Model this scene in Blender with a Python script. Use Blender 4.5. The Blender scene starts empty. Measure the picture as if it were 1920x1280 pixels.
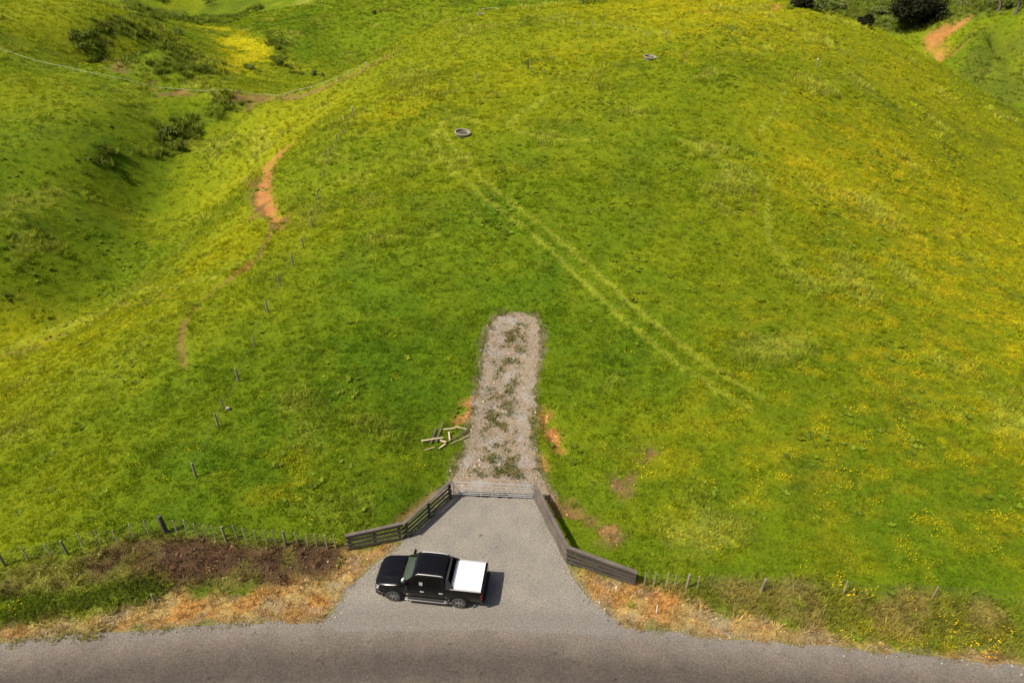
import bpy, bmesh, math, random
import numpy as np
from mathutils import Vector, Matrix
random.seed(7); RNG = np.random.default_rng(11)
SC = bpy.context.scene; COL = SC.collection
# ------------------------------------------------------------------ camera, sky, sun, exposure
PITCH = math.radians(34.0); FPX = 1300.0; CAMH = 29.6
cd = bpy.data.cameras.new('camera'); cam = bpy.data.objects.new('camera', cd); COL.objects.link(cam)
cam.location = (0, 0, CAMH); cam.rotation_euler = (math.pi/2 - PITCH, 0, 0)
cd.sensor_width = 36; cd.lens = FPX/1920*36; cd.clip_start = .5; cd.clip_end = 6000
SC.camera = cam
SUN_EL = math.radians(54); SUN_AZ = math.radians(246)          # azimuth clockwise from +Y
w = bpy.data.worlds.new('World'); SC.world = w; w.use_nodes = True
wn = w.node_tree.nodes; wl = w.node_tree.links
sky = wn.new('ShaderNodeTexSky'); sky.sky_type = 'NISHITA'; sky.sun_disc = False
sky.sun_elevation = SUN_EL; sky.sun_rotation = SUN_AZ; sky.dust_density = 4.0; sky.air_density = .7
wl.new(sky.outputs[0], wn['Background'].inputs[0]); wn['Background'].inputs[1].default_value = .075
sl = bpy.data.lights.new('sun', 'SUN'); sl.energy = 4.6; sl.angle = math.radians(.5); sl.color = (1, .92, .77)
sun = bpy.data.objects.new('sun', sl); COL.objects.link(sun)
sd = Vector((math.sin(SUN_AZ)*math.cos(SUN_EL), math.cos(SUN_AZ)*math.cos(SUN_EL), math.sin(SUN_EL)))
sun.rotation_euler = (-sd).to_track_quat('-Z', 'Y').to_euler()
sun.location = sd*80
vs = SC.view_settings; vs.view_transform = 'Standard'; vs.look = 'None'; vs.gamma = 1; vs.use_curve_mapping = False
vs.exposure = .5
# ------------------------------------------------------------------ numpy noise
def _h(ix, iy, seed):
    n = (ix.astype(np.int64)*374761393 + iy.astype(np.int64)*668265263 + seed*974634777) & 0xffffffff
    n = ((n ^ (n >> 13))*1274126177) & 0xffffffff
    n = ((n ^ (n >> 15))*2246822519) & 0xffffffff
    return ((n ^ (n >> 16)) & 0xffff)/65535.0
def vnoise(x, y, s=0):
    ix = np.floor(x); iy = np.floor(y); fx = x-ix; fy = y-iy
    fx = fx*fx*(3-2*fx); fy = fy*fy*(3-2*fy)
    a = _h(ix, iy, s); b = _h(ix+1, iy, s); c = _h(ix, iy+1, s); d = _h(ix+1, iy+1, s)
    return (a*(1-fx)+b*fx)*(1-fy) + (c*(1-fx)+d*fx)*fy
def fbm(x, y, size, s=0, o=3):
    t = 0; a = 1; n = 0
    for k in range(o):
        c, q = math.cos(k*1.1+.4), math.sin(k*1.1+.4)
        t = t + a*vnoise((c*x-q*y)/size+17*k, (q*x+c*y)/size-9*k, s+k); n += a; a *= .55; size *= .47
    return t/n
def sstep(a, b, x):
    t = np.clip((x-a)/(b-a), 0, 1); return t*t*(3-2*t)
# ------------------------------------------------------------------ survey: sight lines from the camera position to the ground
CP, SP = math.cos(PITCH), math.sin(PITCH)
def ray(u, v):
    a = (u-960)/FPX; b = (640-v)/FPX
    return np.array([a, CP+b*SP, -SP+b*CP])
def at(u, v, z=0.0):
    d = ray(u, v); t = (z-CAMH)/d[2]; return np.array([d[0]*t, d[1]*t, z])
CTRL = [
 # verge, bank and field by the road
 (0,1062,.5),(115,1037,1.0),(220,1020,1.25),(334,1002,1.35),(425,1010,1.25),(535,1018,1.0),(620,1026,.5),
 (0,1150,.15),(150,1140,.25),(300,1125,.2),(500,1112,.15),
 (334,950,1.5),(200,900,1.0),(520,900,1.3),(700,900,.9),(780,850,.6),(420,800,1.3),(250,760,.2),(100,800,-1.0),(0,850,-1.6),
 (1180,1088,.25),(1290,1094,.6),(1500,1108,.7),(1900,1130,.7),(1300,1150,.15),(1700,1190,.2),
 (1050,930,-.1),(1110,980,-.15),(1150,1030,0),(1300,950,.5),(1600,950,.7),(1900,950,.4),(1200,850,.4),
 # mid field
 (920,880,.1),(940,750,.4),(960,600,1.2),(960,450,2.9),(800,600,1.5),(1150,600,1.5),(1400,650,1.2),(1700,700,-.3),(1900,700,-2),(1900,560,-4),
 (1200,400,3.5),(1450,400,2.7),(1700,400,-1.5),(1900,480,-7),
 (868,255,4.4),(700,350,2.4),(600,380,1.3),(530,410,.2),(480,350,-2),(420,400,-4.5),(660,215,2.4),(500,500,.5),(420,560,.0),(350,620,0),
 (1000,200,5.4),(1218,112,7.8),(1400,150,7.3),(1530,125,6.2),(1650,200,3),(1750,280,-2),(1900,400,-9),
 # skyline of the hill on the right and what lies behind
 (1260,0,8.8),(1340,-2,8.2),(1400,2,7.4),(1440,8,6.6),(1520,30,4.4),(1600,52,2.4),(1700,88,-.2),(1780,130,-3.4),(1850,190,-6.7),(1920,255,-9.5),(2050,400,-13),
 (1760,128,-13),(1830,180,-15),(1930,215,-14),(1850,110,-9),(1800,80,-7),(1860,32,.5),(1920,28,1),(1780,48,-4),(1725,68,-7),(1715,50,-6),
 (1600,22,-5),(1500,8,-7),(1700,0,-3),(1900,-6,-1),(2050,30,-1),
 # ridge on the left of the top and the valley behind
 (1180,8,8.3),(1100,14,7.6),(1000,18,6.7),(950,19,6.3),(903,32,5.6),(830,44,4.5),(720,105,2),(640,152,-.4),(560,183,-2.8),(480,196,-4.2),
 (600,150,-12),(500,118,-12.5),(450,90,-12),(560,128,-13),(300,90,.2),(330,150,-8.5),(220,60,0),(250,128,-6.5),(400,150,-10.5),(170,104,-3.4),(150,60,1),(0,40,4),(0,0,6),(-150,60,5),
 (250,15,-4),(420,35,-12),(350,0,-9),(600,40,-9),(700,24,-7),(800,8,-5),(640,92,-13),(690,60,-10),(560,60,-9),(900,3,-4),(520,5,-9),
 (470,212,-7.5),(400,240,-9.5),(330,290,-10.8),(260,400,-14.9),(190,540,-16.6),(100,600,-17.4),(0,655,-18.4),(-150,720,-19.5),
 (0,700,-11),(0,735,-7),(100,690,-5.6),(0,780,-4),(200,640,-3.2),(200,592,-9),(280,560,-5),(330,500,-5),(380,480,-3),
 (0,500,-11.6),(0,350,-7.6),(0,220,-3.4),(100,400,-9.8),(150,280,-5.8),(300,210,-6.6),(200,200,-3.6),(300,165,-4.8),(150,128,-1.6),(0,100,.6),(420,180,-5),(-150,300,-3),
]
pts = [at(*c) for c in CTRL]
for x in (-90, -55, -30, -12, 0, 12, 30, 55, 90):
    for y in (-40, -10, 10): pts.append(np.array([x, y, 0.0]))
for x, y in ((-25, 17), (-12, 18), (0, 19), (12, 18.5), (25, 17), (0, 23), (-4, 22), (4, 22), (0, 27.5), (40, 12), (-40, 14)): pts.append(np.array([x, y, 0.0]))
# ground that the crests hide
for x, y, z in ((60,185,-4),(80,176,-9),(95,165,-11),(30,195,1),(5,190,-1),(-10,180,0),(-20,172,-5),(-35,158,-5),(-45,148,-8),(20,215,-4),(50,215,-8),(0,230,-6),
                (110,150,-13),(150,230,-6),(190,215,-5),(-40,250,-6),(60,270,-2),(140,280,3),(-120,290,0),(-200,230,6),(-240,120,4),(-200,40,-6),(-120,20,-4),
                (140,60,-8),(180,120,-12),(240,200,4),(150,20,-2),(0,340,2),(150,380,8),(-150,380,8),(300,380,14),(-300,380,14),(330,60,4),(-330,60,4)): pts.append(np.array([x, y, z], float))
PT = np.array(pts)
def tps_fit(P, lam=.0006):
    X = P[:, :2]/100; n = len(X)
    r2 = ((X[:, None]-X[None])**2).sum(-1); K = np.where(r2 > 1e-12, r2*np.log(r2+1e-12)*.5, 0)
    A = np.zeros((n+3, n+3)); A[:n, :n] = K+lam*np.eye(n); A[:n, n] = 1; A[:n, n+1:] = X; A[n, :n] = 1; A[n+1:, :n] = X.T
    return X, np.linalg.solve(A, np.r_[P[:, 2], 0, 0, 0])
TX, TW = tps_fit(PT)
def tps(x, y):
    x = np.asarray(x, float).ravel(); y = np.asarray(y, float).ravel(); out = np.empty(len(x)); n = len(TX)
    for i in range(0, len(x), 20000):
        a = x[i:i+20000]/100; b = y[i:i+20000]/100
        r2 = (a[:, None]-TX[:, 0])**2+(b[:, None]-TX[:, 1])**2
        out[i:i+20000] = (r2*np.log(r2+1e-12)*.5)@TW[:n]+TW[n]+TW[n+1]*a+TW[n+2]*b
    # beyond the surveyed ground: rolling hills
    r = np.hypot(x, y-100); f = sstep(260, 420, r)
    return out*(1-f)+f*(4+14*fbm(x, y, 260, 5)+.012*(r-260))
def sdf(poly, x, y):
    """signed distance to a polygon, negative inside"""
    P = np.asarray(poly)[:, :2]; Q = np.roll(P, -1, 0)
    d = np.full(len(x), 1e9); ins = np.zeros(len(x), bool)
    for (ax, ay), (bx, by) in zip(P, Q):
        ex, ey = bx-ax, by-ay; t = np.clip(((x-ax)*ex+(y-ay)*ey)/(ex*ex+ey*ey+1e-12), 0, 1)
        d = np.minimum(d, (x-ax-t*ex)**2+(y-ay-t*ey)**2)
        c = ((ay > y) != (by > y)) & (x < (bx-ax)*(y-ay)/(by-ay+1e-15)+ax); ins ^= c
    d = np.sqrt(d); return np.where(ins, -d, d)
def pdist(line, x, y):
    P = np.asarray(line)[:, :2]; d = np.full(len(x), 1e9)
    for (ax, ay), (bx, by) in zip(P[:-1], P[1:]):
        ex, ey = bx-ax, by-ay; t = np.clip(((x-ax)*ex+(y-ay)*ey)/(ex*ex+ey*ey+1e-12), 0, 1)
        d = np.minimum(d, (x-ax-t*ex)**2+(y-ay-t*ey)**2)
    return np.sqrt(d)
def dense(line, step=.5):
    out = []
    for a, b in zip(line[:-1], line[1:]):
        n = max(1, int(np.linalg.norm(np.array(b)-np.array(a))/step))
        out += [np.array(a)+(np.array(b)-np.array(a))*k/n for k in range(n)]
    out.append(np.array(line[-1])); return out
def smooth_line(line, step=.6, it=3):
    p = [np.array(q, float) for q in line]
    for _ in range(it):
        q = [p[0]]
        for a, b in zip(p[:-1], p[1:]): q += [a*.75+b*.25, a*.25+b*.75]
        q.append(p[-1]); p = q
    return dense(p, step)
# road: far edge surveyed, near edge parallel
EDGE = [at(*p) for p in [(-400,1255),(-150,1222),(0,1203),(150,1190),(300,1178),(500,1166),(700,1160),(900,1162),(1100,1170),(1300,1190),(1560,1213),(1920,1247),(2200,1280),(2500,1325)]]
E = [p[:2] for p in EDGE]
E = [np.array([-90, E[0][1]-22]), np.array([-45, E[0][1]-4.5])]+E+[np.array([48, E[-1][1]-5]), np.array([90, E[-1][1]-26])]
EDGE = smooth_line(E, 1.0)
ROADW = 7.2
def offset(line, d):
    L = np.array(line); T = np.gradient(L, axis=0); T /= np.linalg.norm(T, axis=1)[:, None]
    return L+np.c_[T[:, 1], -T[:, 0]]*d
NEAR = offset(EDGE, ROADW)
ROADPOLY = np.r_[np.array(EDGE), NEAR[::-1]]
DRIVE = np.array([at(*p)[:2] for p in [(600,1172),(622,1150),(650,1104),(700,1062),(735,1036),(760,1011),(800,976),(846,929),(848,921),(1000,927),(1003,936),(1030,995),(1060,1052),(1076,1084),(1110,1126),(1140,1152),(1172,1178),(1150,1192),(900,1180),(640,1185)]])
def h0(x, y):
    x = np.asarray(x, float).ravel(); y = np.asarray(y, float).ravel()
    z = tps(x, y)
    near = (np.abs(x) < 95) & (y < 45)
    if near.any():
        d = np.minimum(sdf(ROADPOLY, x[near], y[near]), sdf(DRIVE, x[near], y[near]))
        z[near] = z[near]*sstep(.2, 3.2, d)
    return z
def hit(u, v):
    d = ray(u, v); t = 18.0*1.006**np.arange(620)
    z = CAMH+d[2]*t - h0(d[0]*t, d[1]*t); k = np.argmax(z < 0) if (z < 0).any() else len(t)-1
    a, b = t[max(k-1, 0)], t[k]
    for _ in range(3):
        s = np.linspace(a, b, 9); z = CAMH+d[2]*s-h0(d[0]*s, d[1]*s); j = max(1, int(np.argmax(z < 0))) if (z < 0).any() else 8
        a, b = s[j-1], s[j]
    m = (a+b)/2; return np.array([d[0]*m, d[1]*m, float(h0([d[0]*m], [d[1]*m])[0])])
def hits(L): return [hit(*p) for p in L]
TRACKPOLY = np.array([p[:2] for p in hits([(818,930),(846,905),(868,850),(878,800),(893,730),(903,680),(912,630),(925,600),(945,588),(975,589),(1003,594),(1013,615),(1016,650),(1006,700),(1000,760),(1000,830),(1010,880),(1032,930),(1003,934),(848,927)])])
SURF = [ROADPOLY, DRIVE, TRACKPOLY]
# ------------------------------------------------------------------ zones of the ground (where which plants and soils are, plus one painted slope shade)
def zpoly(L): return np.array([p[:2] for p in hits(L)])
Z = {
 'dirt': [zpoly([(330,1008),(430,1014),(545,1024),(636,1034),(632,1072),(560,1098),(440,1092),(330,1078),(290,1040)]), zpoly([(150,1055),(300,1020),(300,1070),(170,1095)])],
 'oldbank': [zpoly([(0,1066),(120,1047),(310,1006),(645,1034),(650,1072),(560,1105),(420,1108),(300,1100),(150,1105),(0,1120)])],
 'dry': [zpoly([(0,1203),(150,1190),(300,1178),(500,1166),(610,1160),(640,1110),(700,1060),(735,1034),(742,1016),(655,1034),(645,1075),(545,1103),(420,1112),(300,1128),(200,1148),(0,1178)]),
         zpoly([(1070,1066),(1110,1070),(1190,1098),(1240,1112),(1290,1136),(1360,1152),(1450,1173),(1560,1198),(1720,1222),(1920,1244),(1560,1213),(1300,1190),(1168,1176),(1115,1128)])],
 'lushstrip': [zpoly([(0,1172),(0,1125),(120,1115),(200,1100),(285,1085),(298,1100),(285,1118),(200,1143),(100,1162)])],
 'verge': [zpoly([(1190,1092),(1300,1098),(1600,1106),(1920,1130),(1920,1228),(1700,1210),(1500,1180),(1380,1148),(1280,1128)])],
 'clay': [zpoly([(552,268),(517,300),(509,330),(511,380),(528,412),(507,414),(490,388),(477,378),(482,345),(492,312),(520,286)]),
          zpoly([(1706,63),(1745,56),(1790,46),(1815,34),(1826,38),(1795,58),(1766,70),(1773,85),(1806,94),(1820,113),(1790,109),(1748,92),(1732,76)]),
          zpoly([(1436,0),(1450,-2),(1462,16),(1446,20)]),
          zpoly([(896,740),(890,780),(880,798),(860,795),(852,784),(866,752)]), zpoly([(1016,762),(1034,788),(1050,815),(1064,848),(1050,856),(1030,822),(1010,780)]),
          
          zpoly([(470,490),(486,486),(455,508),(440,512)]), zpoly([(1008,850),(1024,858),(1022,876),(1008,872)])],
 'brown': [zpoly([(1018,915),(1032,925),(1060,950),(1090,958),(1128,972),(1155,1000),(1152,1022),(1130,1016),(1112,990),(1078,972),(1045,952),(1020,932)]), zpoly([(1140,905),(1168,880),(1185,862),(1222,852),(1212,870),(1180,888),(1168,925),(1140,930)]),
           zpoly([(460,330),(490,330),(500,412),(535,412),(530,440),(470,400)]), zpoly([(430,183),(540,179),(520,190),(440,192)]), zpoly([(285,174),(350,172),(360,181),(295,184)]), zpoly([(205,116),(246,128),(252,143),(218,140)]), zpoly([(262,152),(300,154),(306,160),(270,160)])],
 'rush': [zpoly([(285,292),(280,265),(322,225),(400,196),(482,190),(405,238),(345,278),(310,302)]), zpoly([(120,88),(200,40),(290,46),(340,86),(420,125),(415,150),(330,142),(240,118),(150,105)]),
          zpoly([(380,8),(480,0),(500,25),(420,45),(330,40)]), zpoly([(500,60),(530,65),(540,120),(575,140),(520,130)]), zpoly([(290,130),(350,135),(380,155),(300,150)]),
          zpoly([(145,290),(205,290),(205,312),(165,318)]), zpoly([(230,4),(330,20),(310,40),(240,25)])],
 'yellow': [zpoly([(362,46),(425,54),(492,80),(530,118),(562,130),(490,120),(408,138),(424,102),(398,72)])],
 'rough': [zpoly([(1800,78),(1920,42),(2000,60),(2000,280),(1940,262),(1860,190),(1790,132)])],  # far right hill face: its darker shading is painted into the ground colour
 'scrub': [zpoly([(1480,18),(1530,-10),(1980,-10),(1980,22),(1860,24),(1780,40),(1700,62),(1640,52)])],
}
WT = np.array([p[:2] for p in smooth_line(hits([(822,250),(850,300),(920,365),(985,415),(1050,465),(1110,520),(1180,590),(1240,635),(1310,690),(1420,755)]), 1.0, 2)])
WT = [offset(WT, .8), offset(WT, -.8)]
LINES = {
 'pale': [(WT[0], .30), (WT[1], .30), (hits([(820,250),(824,290),(850,330)]), .35), (hits([(985,250),(958,235),(965,218),(1010,195),(1050,165)]), .5), (hits([(1440,340),(1438,400),(1442,450),(1480,500),(1502,530)]), .3), (hits([(815,262),(826,232),(870,222),(905,230)]), .4),
          (hits([(1470,170),(1462,200),(1420,250)]), .35), (hits([(985,250),(1060,262),(1120,262)]), .3), (hits([(0,662),(70,636),(130,606),(205,578),(300,545),(400,520),(470,484)]), .55), (hits([(900,20),(985,17)]), .6), (hits([(990,28),(1060,41),(1110,46),(1250,62)]), .8),
          (hits([(0,665),(70,640),(130,612),(200,585)]), .4)],
 'trod': [(hits([(730,103),(690,124),(640,150),(600,166),(550,181),(500,184),(440,182)]), 1.5), (hits([(545,275),(510,310),(505,345)]), .5), (hits([(516,412),(500,450),(484,484),(455,508),(410,535),(370,570),(348,600),(338,640),(345,690)]), .34), (hits([(484,484),(455,508),(430,522)]), .5), (hits([(330,548),(250,575),(200,590)]), .25),
          (hits([(0,674),(70,648),(135,620),(205,592)]), .26), (hits([(1290,90),(1280,120)]), .2), (hits([(1415,340),(1412,400)]), .2), (hits([(815,925),(770,955),(745,980)]), .35), (hits([(1012,915),(1040,940),(1085,965)]), .35), (hits([(200,60),(215,45),(222,58),(200,80),(175,100)]), .4)],
}
TONE = [(700,900,.12),(400,900,.2),(100,950,.5),(100,850,.55),(30,780,.72),(300,800,.35),(250,700,.48),(100,720,.7),(500,700,.15),(800,700,.1),(700,500,.25),(400,560,.6),(200,620,.85),(60,650,.8),(300,590,.75),(120,640,.85),(100,500,.12),(60,350,.2),(200,300,.18),(60,430,.12),(150,450,.15),(200,500,.15),(120,250,.3),
 (60,200,.5),(330,440,.5),(400,350,.62),(600,300,.5),(550,230,.85),(400,470,.85),(450,350,.75),(700,200,.75),(800,120,.6),(950,80,.55),(1100,60,.7),(1250,20,1.15),(1400,20,1.1),(1000,150,.75),(900,200,.55),(950,280,.35),(1100,200,.42),(1300,130,.4),(1200,350,.25),(1350,300,.32),
 (1500,180,.6),(1600,100,.72),(1750,180,.8),(1700,300,.95),(1600,350,.88),(1850,400,1.08),(1800,520,.85),(1600,550,.5),(1400,550,.4),(1900,620,.9),(1500,700,.32),(1700,720,.52),(1850,800,.55),(1600,850,.32),(1400,950,.25),(1800,950,.25),(1200,800,.3),
 (1100,700,.2),(1200,950,.25),(1150,550,.3),(1600,1020,.3),(1860,100,.3),(1800,80,.3),(1900,160,.35),(1900,300,.7),(300,100,.3),(650,60,.25),(720,60,.2),(600,30,.3),(800,20,.35),(150,40,.55),(100,110,.5),(850,500,.2),(1000,400,.22),(600,1000,.15),(1890,200,.35),(960,640,.12)]
TN = np.array([[*hit(u, v)[:2], t] for u, v, t in TONE])
def tone(x, y):
    o = np.empty(len(x))
    for i in range(0, len(x), 20000):
        a = x[i:i+20000, None]; b = y[i:i+20000, None]
        d2 = (a-TN[:, 0])**2+(b-TN[:, 1])**2; wt = 1/(d2+9)**1.6
        o[i:i+20000] = (wt*TN[:, 2]).sum(1)/wt.sum(1)
    return o
FLOW = [(1780,740,18,5),(1660,720,8,1.2),(1880,620,12,5),(1820,520,10,4),(1700,370,12,7),(1800,420,12,7),(1880,480,10,6),(1600,380,10,4),(1560,330,8,3),(1480,870,8,1.5),(1250,880,5,.8),(1520,910,4,1.2),(1800,890,6,2),(1900,960,4,2),
        (1350,940,6,.5),(480,890,2.5,5),(560,900,2.5,2.5),(700,950,4,.6),(700,370,6,2),(850,350,6,1.5),(620,860,4,1),(500,680,4,.4),(1300,950,5,.6),(1700,1000,8,.4),(400,1000,4,.3),(1280,840,5,1),(1250,300,8,.6),(1530,650,6,1.2),(1680,550,6,3),
        (1400,60,14,7),(1300,20,16,9),(1250,90,10,5),(1050,110,8,5),(800,190,8,4),(740,210,6,4),(1650,130,10,4),(1560,220,8,4),(1700,1195,2.4,7),(1560,1185,1.6,9),(1620,1192,1.6,9),(1800,1205,2,8),(1880,1222,1.5,8),(40,1190,1.2,5),(10,1195,.8,5),(1500,330,8,2.5)]
FL = np.array([[*hit(u, v)[:2], r, d] for u, v, r, d in FLOW])
def flowd(x, y):
    o = np.zeros(len(x))
    for fx, fy, r, d in FL: o += d*np.exp(-((x-fx)**2+(y-fy)**2)/(r*r))
    return o
def zone(name, x, y, feather, jit=0.0, grow=0.0):
    o = np.zeros(len(x)); j = (fbm(x, y, 1.4, 31, 3)-.5)*2*jit if jit else 0
    for P in Z[name]:
        lo = P.min(0)-feather-jit-1-max(grow, 0); hi = P.max(0)+feather+jit+1+max(grow, 0)
        m = (x > lo[0]) & (x < hi[0]) & (y > lo[1]) & (y < hi[1])
        if m.any():
            d = sdf(P, x[m], y[m])+(j[m] if jit else 0)-grow
            o[m] = np.maximum(o[m], 1-sstep(-feather*.5, feather*.5, d))
    return o
def lines(name, x, y):
    o = np.zeros(len(x))
    for L, wd in LINES[name]:
        L = np.array(L); lo = L.min(0)[:2]-3; hi = L.max(0)[:2]+3
        m = (x > lo[0]) & (x < hi[0]) & (y > lo[1]) & (y < hi[1])
        if m.any(): o[m] = np.maximum(o[m], 1-sstep(wd*.4, wd*1.2, pdist(L, x[m], y[m])+(vnoise(x[m]/.8, y[m]/.8, 3)-.5)*.4*wd))
    return o
def surf_d(x, y):
    d = np.full(len(x), 50.0); m = (y < 75) & (np.abs(x) < 95)
    if m.any(): d[m] = np.minimum.reduce([sdf(P, x[m], y[m]) for P in SURF])
    return d
def surf_in(P, x, y):
    d = np.full(len(x), 50.0); m = (y < 75) & (np.abs(x) < 95)
    if m.any(): d[m] = sdf(P, x[m], y[m])
    return d
def mixc(c, col, wgt): return c*(1-wgt[:, None])+np.array(col)*wgt[:, None]
LUSH = (.086, .160, .005); YEL = (.275, .282, .005); OLIVE = (.105, .115, .015); PALE = (.32, .34, .050); STRAW = (.50, .36, .15); RUST = (.46, .22, .06)
CLAY = (.47, .215, .078); DIRT = (.105, .062, .036); DARKR = (.050, .085, .010); FLOWY = (.55, .38, .008)
def ground_colour(x, y):
    """reflectance, plus one painted slope shade, of whatever grows or lies at (x, y)"""
    x = np.asarray(x, float); y = np.asarray(y, float)
    r = np.hypot(x, y)
    t = tone(x, y)+(fbm(x, y, 16, 1, 3)-.5)*.45+(fbm(x, y, 2.8, 2, 3)-.5)*.35
    c = np.array(LUSH)[None]*(1-np.clip(t, 0, 1)[:, None])+np.array(YEL)[None]*np.clip(t, 0, 1)[:, None]
    c = mixc(c, DARKR, .35*sstep(.60, .85, fbm(x, y, 5.5, 8, 3)))
    c = mixc(c, PALE, .55*sstep(.58, .78, fbm(x, y, 6.5, 12, 4)))
    c = mixc(c, FLOWY, np.clip(flowd(x, y)/34, 0, .26)*sstep(.46, .70, fbm(x*.8, y*1.3, 1.3, 21, 4)))
    c = mixc(c, (.30, .335, .032), .72*lines('pale', x, y)*sstep(.12, .48, fbm(x, y, 1.7, 55, 3)))
    tr = lines('trod', x, y)*sstep(.15, .42, fbm(x, y, 2.2, 56, 3)); c = mixc(c, (.24, .145, .06), .8*tr)
    c = mixc(c, DARKR, .55*zone('rush', x, y, 3, 1.5)*sstep(.3, .55, fbm(x, y, 4, 40, 3)))
    c = mixc(c, (.50, .44, .008), .8*zone('yellow', x, y, 7, 4)*sstep(.3, .5, fbm(x, y, 5, 41, 3)))
    c = mixc(c, (.085, .105, .016), .6*zone('rough', x, y, 8, 4)*sstep(.25, .6, fbm(x, y, 5, 58, 3)))  # shade of the far right slope, put in as darker colour
    c = mixc(c, (.075, .09, .022), .8*zone('scrub', x, y, 4, 2))
    bz = zone('brown', x, y, 1.0, 1.3)*sstep(.32, .52, fbm(x, y, .8, 44, 4)); c = mixc(c, (.185, .115, .055), .9*bz); c = mixc(c, (.36, .19, .08), .7*bz*sstep(.54, .66, fbm(x, y, .7, 57, 3)))
    ob = zone('oldbank', x, y, .8, .5); c = mixc(c, (.175, .155, .040), .75*ob); c = mixc(c, (.10, .06, .034), .6*ob*sstep(.45, .6, fbm(x, y, 1.1, 45, 3)))
    c = mixc(c, DIRT, zone('dirt', x, y, .8, .8)*(1-.7*sstep(.56, .66, fbm(x, y, 1.4, 46, 3))))
    vg = zone('verge', x, y, 1.0, .8); c = mixc(c, (.175, .175, .028), .75*vg); c = mixc(c, (.25, .19, .07), .6*vg*sstep(.45, .65, fbm(x, y, 1.6, 47, 3)))
    dz = zone('dry', x, y, .7, .6); n = fbm(x, y, 1.2, 48, 3)
    c = mixc(c, STRAW, .9*dz); c = mixc(c, RUST, .75*dz*sstep(.48, .64, n)); c = mixc(c, (.27, .23, .19), .6*dz*sstep(.55, .7, fbm(x, y, .8, 49, 3)))
    c = mixc(c, (.115, .160, .016), .7*zone('lushstrip', x, y, .8, .7))
    cl = zone('clay', x, y, .7, .6)*sstep(.25, .46, fbm(x, y, .8, 50, 3)); c = mixc(c, CLAY, .9*cl); c = mixc(c, (.34, .11, .05), .5*cl*sstep(.5, .6, fbm(x, y, .7, 51, 3)))
    d = surf_d(x, y)+(fbm(x, y, .9, 52, 3)-.5)*.9
    c = mixc(c, (.23, .19, .12), .6*(1-sstep(0, .5, d)))
    return c
def micro(x, y, z):
    b = (fbm(x, y, 4.5, 60, 3)-.5)*.42+(fbm(x, y, .95, 61, 3)-.5)*.20
    far = sstep(60, 130, np.hypot(x, y)); b = b*(1+far*.5)+far*(fbm(x, y, 14, 62, 2)-.5)*1.0
    steep = sstep(-1.5, -4.5, z); b = b+steep*.16*np.sin(z*2*math.pi/.75+2*vnoise(x/6, y/6, 63))
    b = b+zone('rush', x, y, 4, 1.5)*(fbm(x, y, 7, 64, 3)-.4)*2.4
    b = b-lines('trod', x, y)*.22-zone('clay', x, y, .8, .4)*.42
    b = b+zone('dirt', x, y, 1, .4)*(fbm(x, y, .5, 65, 2)-.5)*.25
    return b
def ground_z(x, y):
    x = np.asarray(x, float).ravel(); y = np.asarray(y, float).ravel(); z = h0(x, y)
    d = surf_d(x, y); return z+micro(x, y, z)*sstep(.05, 1.6, d)-.05*(1-sstep(-.35, .02, d))
# ------------------------------------------------------------------ materials
def new_mat(name):
    m = bpy.data.materials.new(name); m.use_nodes = True; nt = m.node_tree
    return m, nt, nt.nodes['Principled BSDF']
def N(nt, t, **k):
    n = nt.nodes.new(t)
    for a, b in k.items(): setattr(n, a, b)
    return n
def noise(nt, scale, detail=4, rough=.6, vec=None, dist=0):
    n = N(nt, 'ShaderNodeTexNoise'); n.inputs['Scale'].default_value = scale; n.inputs['Detail'].default_value = detail; n.inputs['Roughness'].default_value = rough; n.inputs['Distortion'].default_value = dist
    if vec is None:
        g = N(nt, 'ShaderNodeNewGeometry'); vec = g.outputs['Position']
    nt.links.new(vec, n.inputs['Vector']); return n.outputs['Fac']
def ramp(nt, fac, stops):
    r = N(nt, 'ShaderNodeValToRGB'); e = r.color_ramp.elements
    while len(e) < len(stops): e.new(.5)
    for q, (p, c) in zip(e, stops): q.position = p; q.color = (*c, 1) if len(c) == 3 else c
    nt.links.new(fac, r.inputs[0]); return r.outputs[0]
def mixn(nt, a, b, fac, mode='MIX'):
    m = N(nt, 'ShaderNodeMix', data_type='RGBA', blend_type=mode)
    for s, v in ((m.inputs[0], fac), (m.inputs[6], a), (m.inputs[7], b)):
        if hasattr(v, 'links'): nt.links.new(v, s)
        else: s.default_value = v if isinstance(v, (int, float)) else (*v, 1)
    return m.outputs[2]
def bump(nt, h, b, strength, dist):
    n = N(nt, 'ShaderNodeBump'); n.inputs['Strength'].default_value = strength; n.inputs['Distance'].default_value = dist
    nt.links.new(h, n.inputs['Height']); nt.links.new(n.outputs[0], b.inputs['Normal'])
def plain(name, col, rough=.5, metal=0, var=.25, scale=8, coat=0, spec=.5, bmp=0):
    m, nt, b = new_mat(name)
    c = mixn(nt, [q*(1-var) for q in col], [min(1, q*(1+var)) for q in col], noise(nt, scale, 5, .65, N(nt, 'ShaderNodeTexCoord').outputs['Object']))
    nt.links.new(c, b.inputs['Base Color']); b.inputs['Roughness'].default_value = rough; b.inputs['Metallic'].default_value = metal
    b.inputs['Coat Weight'].default_value = coat; b.inputs['Specular IOR Level'].default_value = spec; b.inputs['Coat Roughness'].default_value = .04
    if bmp: bump(nt, noise(nt, scale*4, 4), b, .6, bmp)
    return m
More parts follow.
